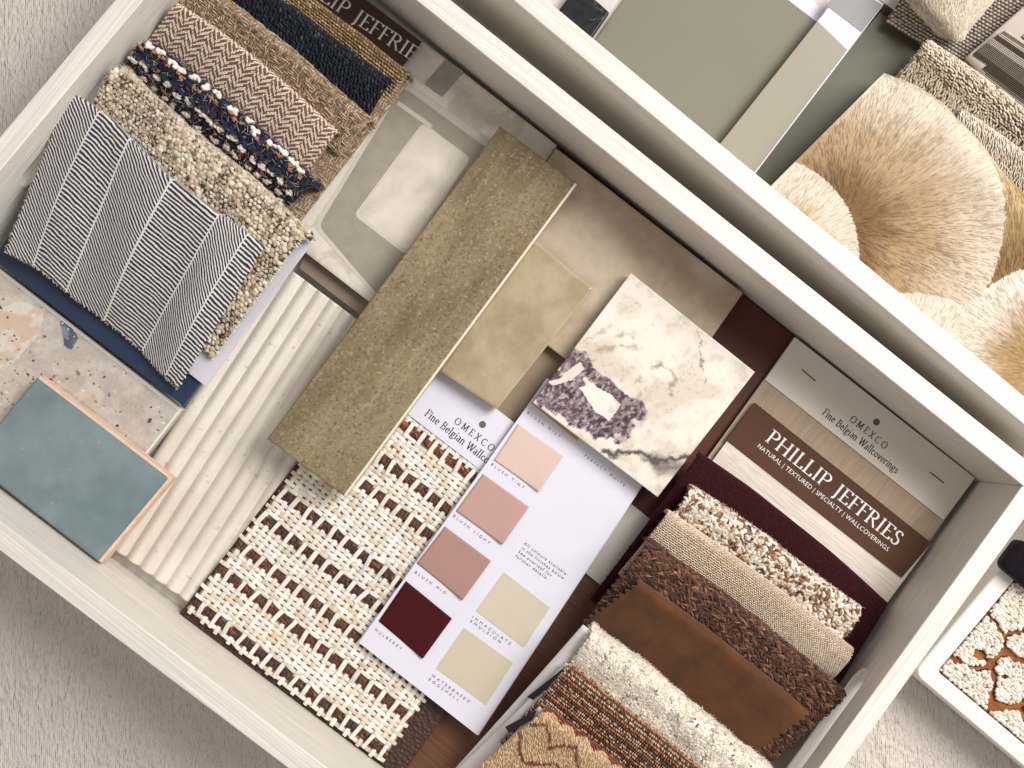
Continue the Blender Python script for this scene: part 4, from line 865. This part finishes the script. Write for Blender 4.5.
# white cards that carry the next swatches, each with a black tape
cardm = mat('swatch_card', h('dcd8d6'), .5, .03, 1)
def spine(R0, R1, F0, F1, z0, z1, lab, tape=None, cat='card'):
    a, b, c_, d_ = P(*R0, z0), P(*R1, z0-.3), P(*F1, z1), P(*F0, z1)
    p_ = Patch([[a+(b-a)*s+((d_+(c_-d_)*s)-(a+(b-a)*s))*t+np.array([0, 0, .25*math.sin(t*math.pi)]) for t in np.linspace(0, 1, 5)] for s in np.linspace(0, 1, 5)], 30, 40)
    g = Geo(); p_.sheet(g, .12); f2 = Frame((*p_.g.mean((0, 1))[:2], z1), math.radians(-38)); o = tag(g.build('swatch_card', cardm, f2), lab, cat, G_C)
    if tape:
        g = Geo(); w = np.array([P(x, y, z) for x, y, z in tape]); slab(g, w, .04, .005); t_ = g.build('black_tape', M['black'], f2, o, smooth=False)
    return o
spine((583, 625), (770, 771), (452, 772), (640, 918), 6.7, 3.2, 'white swatch card under the fluffy cream fabric')
# fluffy cream
pt = Patch(fold([(592, 632), (645, 672), (705, 722), (772, 776)], [(556, 686), (610, 730), (672, 776), (734, 830)], [7.2, 7.1, 6.9, 6.6], [5.4]*4, .6), 90, 60, wr=.1, seed=14)
g = Geo(); pt.sheet(g, .2, h('d6c8b0')); n = 2000; u = rng.random(n)*pt.Lu; v = rng.random(n)*pt.Lv; lift = .05+.3*N1(u*1.3, v*1.3, 2)
for q in range(6):
    sow(g, pt, u+rng.normal(0, .1, n), v+rng.normal(0, .1, n), rng.random(n)*6.3, np.stack([.2+.16*rng.random(n), .16+.06*rng.random(n), .16+.06*rng.random(n)], 1), pick([h('ece4d4'), h('e0d3bd'), h('f3eee3'), h('d2c2a6')], (5, 3, 4, 1), n, .04), lift, BEAD)
n = 9000; u = rng.random(n)*pt.Lu; v = rng.random(n)*pt.Lv; lift = .12+.3*N1(u*1.3, v*1.3, 2)
sow(g, pt, u, v, rng.random(n)*6.3, np.stack([.3+.25*rng.random(n), np.full(n, .018), np.full(n, .018)], 1), rc(h('efe8da'), n, .05, .02), lift, LOOP, rng.normal(.3, .4, n))
fray(g, pt, 'u0', h('e6dccb'), 300, .4, .03)
fabric('fluffy_fabric', pt, g, M['wool'], 'fluffy cream boucle fabric on a white card, in front of the camel suede')
spine((566, 663), (752, 812), (450, 776), (640, 925), 6.9, 3.4, 'white swatch card with black tape under the ribbed brown fabric',
      tape=[(527, 697, 6.0), (565, 667, 7.0), (559, 680, 6.95), (533, 700, 6.1)])
# corduroy
pt = Patch(fold([(568, 667), (610, 700), (655, 735), (700, 772)], [(500, 742), (545, 780), (590, 815), (636, 850)], [7.6, 7.5, 7.4, 7.3], [5.0]*4, .5), 90, 60, wr=.08, seed=15)
g = Geo(); pt.sheet(g, .2, h('4d3628')); dv = .19; nr = int(pt.Lv/dv)
for r_ in range(nr):
    m = int(pt.Lu/.13); uu = (np.arange(m)+.5)*.13; ty = [('c9b397', '8a6a50'), ('a0623f', 'c08a62'), ('6b4a38', '8d6d54'), ('b79c80', '5a4032')][r_ % 4]
    sow(g, pt, uu, np.full(m, (r_+.5)*dv), 1.2+rng.normal(0, .2, m), np.stack([.2+0*uu, .12+0*uu, .15+0*uu], 1), pick([h(ty[0]), h(ty[1])], (2, 1), m, .15), .05+.05*(r_ % 2), BEAD, jit=.015)
fray(g, pt, 'u0', h('c9b9a0'), 150, .25, .035)
fabric('ribbed_wool_fabric', pt, g, M['wool'], 'brown, rust and cream ribbed wool fabric between the fluffy cream cloth and the embroidered one')
spine((539, 707), (728, 860), (460, 790), (640, 935), 7.1, 3.8, 'white swatch card with black tape under the gold embroidered fabric',
      tape=[(505, 727, 6.3), (537, 710, 7.15), (533, 719, 7.1), (509, 733, 6.4)])
g = Geo(); n = 26; t = np.linspace(0, 1, n); cen = np.array([P(455+55*a, 776-50*a, 5.3) for a in t])
e = np.tile([[.77, .63, 0]], (n, 1)); b_ = np.tile([[-.63, .77, 0]], (n, 1)); z_ = np.tile([[0, 0, 1.]], (n, 1))
# gold embroidery
pt = Patch(fold([(545, 710), (580, 736), (618, 766), (660, 800)], [(474, 772), (510, 806), (556, 846), (600, 880)], [7.8, 7.8, 7.7, 7.6], [5.6]*4, .5), 80, 60, wr=.06, seed=16)
g = Geo(); pt.sheet(g, .15, h('c2a06c')); n = 6500; u = rng.random(n)*pt.Lu; v = rng.random(n)*pt.Lv
zz = lambda q, p_, a_: np.abs((q/p_) % 1-.5)*2*a_; wv_ = .5*(N1(u*1.3, v*1.3, 2)-.5); m = (v < 1.55+zz(u, 1.3, .7)) & (v > .95+zz(u, 1.3, .5)); m |= np.abs(v+wv_-(2.6+zz(u+.4, 2.3, 1.1))) < .09; m |= np.abs(v+wv_-(4.3+zz(u+1.4, 2.9, 1.2))) < .11
cols = np.where(m[:, None], pick([h('7d3a2c'), h('9a5440')], (2, 1), n, .1), pick([h('d3b08a'), h('e0c6a4'), h('bb9268')], (3, 3, 1), n, .08))
sow(g, pt, u, v, .9+rng.normal(0, .2, n), np.stack([.22+0*u, .05+0*u, .06+0*u], 1), cols, .04+.03*m, STR); fray(g, pt, 'u0', h('cdae7a'), 120, .2, .035)
fabric('embroidered_fabric', pt, g, M['silk'], 'gold fabric embroidered with rust lines, nearest the bottom edge of the photo')

# ================================================================== SECOND TRAY
G2 = 'samples in the second tray'
def greenp(name, px, z, bands, label, cat, extra=None, th=.12):
    """painted sheet: bands = list of (pixel quad, material) laid on the sheet as printed panels"""
    pts = Ps(px, z); fr = frame(pts, z-th); e = empty(name, fr, label, cat, G2); g = Geo(); slab(g, pts, th, .01); g.build('sheet', M['card'], fr, e, smooth=False)
    for k, (nm, q, m) in enumerate(bands):
        g = Geo(); slab(g, Ps(q, z+.03+.004*k), .03, .004); g.build(nm, m, fr, e, smooth=False)
    return e
sage = mat('sage_paint', h('7d7967'), .6, .02, .3, bumps=[('n', 7, (1, 1, 1), .06, .01)]); sage2 = mat('pale_sage_paint', h('99927f'), .5, .02, .3, bumps=[('n', 7, (1, 1, 1), .06, .01)])
greyp = mat('grey_print', h('8b8887'), .4, .04, 2); olv = mat('olive_gloss', h('55563d'), .38, .08, .4, spec=.35, bumps=[('n', .3, (1, 1, 1), .25, .1)])
# pale card under the black chip
simple_slab('pale_card', [(540, -120), (660, -30), (592, 58), (472, -35)], 1.5, .2, mat('pale_pink_card', h('d8cfca'), .5, .02, 1), 'pale pinkish card under the black marble chip', 'card', G2)
def blackst(x, y, p):
    n = np.abs(N1(x*1.6, y*1.6, 5)-.5); return mixc(h('17181a'), h('8a8b8c'), .8*sst(.02, .0, n)*sst(.4, .7, N2(x*2, y*2, 3)))
pts = Ps([(578, -16), (609, 12), (591, 38), (559, 10)], 2.6); fr = frame(pts, 2.0); g = Geo(); grid_slab(g, pts, .6, 30, blackst, side=h('101112'))
tag(g.build('marble_chip', M['stone'], fr), 'small black marble chip with white veins at the wall of the second tray', 'tile', G2)
greenp('paint_sheet', [(700, -85), (850, 30), (745, 190), (588, 64)], 1.9,
       [('painted_panel', [(682, -82), (817, 22), (715, 160), (580, 62)], sage), ], 'large plain sage green painted sheet in the second tray', 'paint sample')
greenp('paint_sheet', [(851, -21), (884, 4), (742, 191), (705, 163)], 3.0,
       [('painted_panel', [(817.5, 21), (847.5, 50), (741, 190), (706, 162)], sage2), ('printed_panel', [(848, -17), (882.5, 5), (861.5, 32), (826, 5)], greyp)],
       'narrow pale sage painted sheet with white and grey bands, lying over the larger sage sheet', 'paint sample')
simple_slab('gloss_board', [(880, 12), (940, 60), (802, 232), (735, 180)], 2.4, .3, olv, 'glossy dark olive green board beside the gold fan fabric', 'board', G2)
simple_slab('brown_strip', [(872, -6), (900, 14), (886, 36), (858, 16)], 2.05, .3, M['brownlabel2'], 'small dark brown strip between the olive board and the beige basket weave', 'card', G2)

# beige basket weave cloth
pt = quadpatch([(886, 22), (1000, 92), (1090, -30), (960, -95)], [3.4, 3.4, 4.0, 4.0], nu=60, nv=60, wr=.1, seed=20)
g = Geo(); pt.sheet(g, .12, h('5d5044')); u, v, i, j = lattice(pt, .25, .2); n = len(u)
sow(g, pt, u, v, .2, np.stack([np.full(n, .26), np.full(n, .17), np.full(n, .15)], 1), rc(h('b9aea0'), n, .1, .02), .04, BEAD, jit=.012); fray(g, pt, 'v0' if 0 else 'u0', h('a3968a'), 60, .2, .03)
fabric('basket_weave_fabric', pt, g, M['cloth'], 'grey-beige basket weave fabric under the cream wool tuft', group=G2)
# wool tuft
rows = [[P(x, y, z) for x, y, z in r] for r in ([(898, -30, 4.6), (930, -34, 6.2), (975, -34, 6.4), (1012, -30, 4.8)], [(905, -5, 4.6), (930, 2, 6.4), (965, 2, 6.4), (995, -5, 4.8)],
        [(920, 12, 4.6), (938, 20, 6.0), (958, 20, 6.0), (982, 12, 4.7)], [(940, 33, 4.4), (948, 37, 4.9), (958, 37, 4.9), (968, 30, 4.4)])]
pt = Patch(rows, 60, 50, wr=.12, seed=21); g = Geo(); pt.sheet(g, .3, h('e0d3bb')); n = 6000; u = rng.random(n)*pt.Lu; v = rng.random(n)*pt.Lv
sow(g, pt, u, v, rng.normal(0, .25, n)+(v/pt.Lv-.5)*-.5, np.stack([.5+.3*rng.random(n), np.full(n, .03), np.full(n, .03)], 1), rc(h('ebe0ca'), n, .07, .02), .05+.06*rng.random(n), HAIR, rng.normal(.05, .08, n))
fabric('wool_tuft', pt, g, M['wool'], 'tuft of combed cream wool at the top edge of the photo', 'wool', G2)
# chunky cream roll
pt = Patch(fold([(934, 36), (975, 66), (1010, 92), (1060, 130)], [(893, 82), (930, 118), (968, 150), (1020, 190)], [6.0, 5.9, 5.8, 5.7], [3.6]*4, .9), 80, 60, wr=.1, seed=22)
g = Geo(); pt.sheet(g, .2, h('6d5f4e')); u, v, i, j = lattice(pt, .2, .16); n = len(u); lad = (v > pt.Lv*.62)
sow(g, pt, u, v, np.where(lad, 1.4, .3)+rng.normal(0, .3, n), np.stack([np.where(lad, .36, .26), np.full(n, .11), np.full(n, .13)], 1), pick([h('dccfb9'), h('c9b89d'), h('e6dccb'), h('8d7a62')], (5, 3, 3, 1), n, .1), .05, STR, jit=.035)
fray(g, pt, 'u0', h('d5c8b0'), 120, .3, .04)
fabric('ladder_weave_fabric', pt, g, M['wool'], 'cream ladder-stitched wool roll above the gold fan fabric', group=G2)
# second cream cable roll on its card
pt = Patch(fold([(963, 106), (1000, 132), (1040, 162)], [(936, 146), (976, 180), (1016, 212)], [6.3, 6.2, 6.1], [4.6]*3, .6), 60, 50, wr=.08, seed=23)
g = Geo(); pt.sheet(g, .2, h('8d8070')); u, v, i, j = lattice(pt, .16, .13); n = len(u)
sow(g, pt, u, v, 1.0+rng.normal(0, .2, n), np.stack([np.full(n, .3), np.full(n, .07), np.full(n, .08)], 1), pick([h('e2d8c6'), h('cdbfa8'), h('eee7da')], (4, 2, 3), n, .07), .06, STR, jit=.03)
fabric('cream_cable_fabric', pt, g, M['wool'], 'shiny cream cabled fabric between the ladder-stitched roll and the gold fan fabric', group=G2)
pt = quadpatch([(957, 108), (930, 134), (965, 168), (1000, 146)], [6.0, 4.2, 4.2, 5.6], nu=12, nv=12); g = Geo(); pt.sheet(g, .14)
tag(g.build('swatch_card', mat('taupe_swatch_card', h('a5978c'), .5), Frame(P(950, 130, 3.9), 0)), 'taupe card edge at the end of the shiny cream cabled fabric', 'card', G2)
# striped grey-brown at the right
pt = Patch(fold([(1008, 28), (1050, 55), (1090, 80)], [(962, 62), (1010, 100), (1050, 130)], [5.6, 5.5, 5.4], [4.0]*3, .5), 60, 60, wr=.06, seed=24)
def stripes(u, v, G_): k = np.floor(v*5.2+.35*N1(u, v, 2)); r = (np.sin(k*12.9)*43758.5) % 1; return np.where((r > .6)[..., None], h('c6bcb0'), np.where((r > .3)[..., None], h('5c4f42'), h('82776b')))
g = Geo(); pt.sheet(g, .12, colfn=stripes); u, v, i, j = lattice(pt, .1, .1); n = len(u)
sow(g, pt, u, v, 0, np.stack([np.full(n, .14), np.full(n, .08), np.full(n, .07)], 1), stripes(u, v, None), .03, BEAD)
fabric('striped_wool_fabric', pt, g, M['cloth'], 'taupe and grey striped fabric at the right edge beside the beige basket weave', group=G2)
pt = quadpatch([(1040, -8), (965, 58), (978, 72), (1060, 5)], [5.0, 4.4, 4.4, 5.0], nu=12, nv=12); g = Geo(); pt.sheet(g, .14)
tag(g.build('swatch_card', mat('grey_swatch_card', h('b3a79c'), .5), Frame(P(1000, 30, 4.2), 0)), 'pale grey card edge along the taupe and grey striped fabric', 'card', G2)

# gold fan fabric
top = [(884, 73), (925, 92), (968, 128), (1010, 180), (1062, 226), (1122, 276)]; rows = []
for k, (x, y) in enumerate(top):
    a = P(x, y, 4.0); b = P(x-4, y+4, 6.4+.12*min(k, 4)); ex = 772 + 72*k; e = P(ex, R2i[0]*(ex)+R2i[1]-3, 8.3); e[2] = 4.6    # ends just inside the tray wall
    m1 = b+(e-b)*.33; m2 = b+(e-b)*.66; m1[2] = 6.3; m2[2] = 5.7; rows.append([a, b, m1, m2, e])
pt = Patch(rows, 520, 420, wr=.05, seed=25)
fans = [((760, 256), 103), ((1058, 372), 108), ((908, 432), 141), ((841, 222), 159), ((1010, 318), 190), ((1100, 180), 120)]
FN = [(P(c[0], c[1], 6.0)[:2], r/F*(HC-6)) for c, r in fans]
def fancol(X_, Y_, r1, r2):
    C = np.zeros(X_.shape+(3,)); A_ = np.zeros(X_.shape); done = np.zeros(X_.shape, bool)
    for k, (c, R) in enumerate(FN):
        d = np.hypot(X_-c[0], Y_-c[1])/R; a = np.arctan2(Y_-c[1], X_-c[0]); fib = N2(a*70+k*9, d*7, 2); d2 = d+.02*(fib-.5)+.02*(r1-.5)
        m = (~done) & ((d2 < 1) | (k == len(FN)-1)); q = np.clip(d2, 0, 1)+.2*(N1(a*5, d*2.2, 3)-.5)+.12*(fib-.5)
        cc = np.where((q < .62)[..., None], mixc(h('8a6a3c'), h('bd9f6e'), sst(.2, .6, q)), mixc(h('bd9f6e'), h('e4d7c1'), sst(.62, .9, q)))
        if k == 3: cc = np.where((q < .5)[..., None], mixc(h('856540'), h('b59870'), sst(.22, .48, q)), mixc(h('b59870'), h('e0d2bb'), sst(.48, .95, q)))
        if k in (2, 1): cc = mixc(h('b99a6d'), h('e9dfcf'), sst(.45, .85, q))
        if k == 0: cc = mixc(h('c0985e'), h('e6dccb'), sst(.5, .82, q))
        C[m] = cc[m]; A_[m] = a[m]; done |= m
    return C*(.9+.2*N3(X_*9, Y_*9, 2))[..., None]*(1+.12*(r2-.5))[..., None], A_
g = Geo(); pt.sheet(g, .12, colfn=lambda u, v, G_: fancol(G_[..., 0], G_[..., 1], np.full(u.shape, .5), np.full(u.shape, .5))[0]*.95)
n = 7000; u = .25+rng.random(n)*(pt.Lu-.5); v = .25+rng.random(n)*(pt.Lv-.5); p_, Uv, Vv, Nv = pt.at(u, v); C, A_ = fancol(p_[:, 0], p_[:, 1], rng.random(n), rng.random(n))
A_ = A_+rng.normal(0, .035, n); T = np.stack([np.cos(A_), np.sin(A_), 0*A_], 1); T -= Nv*(T*Nv).sum(1)[:, None]; T /= np.linalg.norm(T, axis=1)[:, None]; B = np.cross(Nv, T)
tl = rng.normal(.0, .015, n)[:, None]; put(g, p_+Nv*.012*(1+rng.random(n))[:, None], T*np.cos(tl)+Nv*np.sin(tl), B, Nv, np.stack([.3+.25*rng.random(n), np.full(n, .03), np.full(n, .014)], 1), C, HAIR)
fabric('fan_embroidery_fabric', pt, g, M['silk'], 'silky gold and cream fabric embroidered with large overlapping fans', group=G2)

# ================================================================== TUFTED TEXTILE in the low tray
f3 = Frame((c3[0], c3[1], 0), math.atan2(e1[1], e1[0]))
cl = rrect(1.06, 1.06, LW-1.06, LH-1.06, .4, 2.6); qd = f3.world([(1.05, 1.05, 3.0), (14, 1.05, 3.0), (14, LH-1.05, 3.0), (1.05, LH-1.05, 3.0)])
r3 = np.random.default_rng(21); seeds = np.stack([r3.random(260)*14, r3.random(260)*23], 1)
kp = [seeds[0]]
for s_ in seeds[1:]:
    if min(np.hypot(*(s_-q)) for q in kp) > 1.8: kp.append(s_)
kp = np.array(kp)
def cell(x, y):
    wx, wy = x+.9*(N1(x*.7, y*.7, 3)-.5), y+.9*(N2(x*.7, y*.7, 3)-.5)
    d = np.sort(np.stack([np.hypot(wx-a, wy-b) for a, b in kp]), 0); return d[1]-d[0]
def patchm(x, y): return (cell(x, y) > .27+.7*(N3(x*1.1, y*1.1, 2)-.45)) & (N2(x*.9+40, y*.9, 3) < .70)
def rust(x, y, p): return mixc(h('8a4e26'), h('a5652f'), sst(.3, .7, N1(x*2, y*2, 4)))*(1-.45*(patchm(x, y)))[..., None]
fr = frame(qd, 2.5); g = Geo(); grid_slab(g, qd, .5, 8, rust)
gx, gy = np.meshgrid(np.arange(1.2, 13.9, .155), np.arange(1.2, 22.8, .145)); gx = gx.ravel()-1.1+rng.normal(0, .03, gx.size); gy = gy.ravel()-1.1+rng.normal(0, .03, gy.size)
m = patchm(gx, gy); gx, gy = gx[m], gy[m]; n = len(gx); w3 = f3.world(np.stack([gx+1.1, gy+1.1, np.full(n, 3.06)+.08*rng.random(n)], 1))
an = rng.random(n)*3; T = np.stack([np.cos(an), np.sin(an), 0*an], 1); B = np.stack([-np.sin(an), np.cos(an), 0*an], 1); s = .8+.6*rng.random(n)
put(g, w3, T, B, np.tile([[0, 0, 1.]], (n, 1)), np.stack([.25*s, .2*s, .3*s], 1), pick([h('e9e1d3'), h('d8cbb6'), h('f2ece0')], (5, 2, 4), n, .06))
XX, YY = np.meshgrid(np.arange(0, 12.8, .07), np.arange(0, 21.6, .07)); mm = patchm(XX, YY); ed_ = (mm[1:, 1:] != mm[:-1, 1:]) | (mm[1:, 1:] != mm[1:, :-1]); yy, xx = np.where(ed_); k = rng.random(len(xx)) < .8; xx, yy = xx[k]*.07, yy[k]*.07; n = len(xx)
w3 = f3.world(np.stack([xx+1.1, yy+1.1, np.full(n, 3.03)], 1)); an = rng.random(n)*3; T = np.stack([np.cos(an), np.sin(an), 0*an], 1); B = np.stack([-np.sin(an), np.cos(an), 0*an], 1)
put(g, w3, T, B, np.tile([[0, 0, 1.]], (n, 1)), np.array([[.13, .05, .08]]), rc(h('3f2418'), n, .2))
tag(g.build('tufted_textile', M['wool'], fr), 'rust textile tufted with cream patches, filling the low tray at the right edge', 'textile')
pts = Ps([(1001, 566), (1022, 538), (1060, 566), (1038, 596)], 4.4); fr = frame(pts, 3.15); g = Geo(); slab(g, pts, 1.25, .2, r=.5)
tag(g.build('velvet_fabric', mat('aubergine_velvet', h('1b1119'), .95, .4, 5, spec=.15, sheen=.05, bumps=[('n', 12, (1, 1, 1), .6, .04)]), fr), 'folded near-black aubergine velvet on the tufted textile at the right edge', 'fabric sample')

# ================================================================== LIGHT
w = bpy.data.worlds.new('World'); sc.world = w; w.use_nodes = True; w.node_tree.nodes['Background'].inputs[0].default_value = (1, .945, .925, 1)
w.node_tree.nodes['Background'].inputs[1].default_value = .43
def area(name, loc, size, power, colr, target=(0, 0, 0)):
    l = bpy.data.lights.new(name, 'AREA'); l.shape = 'RECTANGLE'; l.size, l.size_y = size; l.energy = power; l.color = colr
    o = bpy.data.objects.new(name, l); col.objects.link(o); o.location = Vector(loc)*U; o.rotation_euler = (Vector(target)*U-Vector(loc)*U).to_track_quat('-Z', 'Y').to_euler()
area('window_light', (92, 44, 130), (.75, .85), 30.5, (1, .972, .95))
sc.view_settings.view_transform = 'Standard'; sc.view_settings.look = 'None'; sc.view_settings.exposure = 0
sc.cycles.max_bounces = 6; sc.cycles.diffuse_bounces = 4
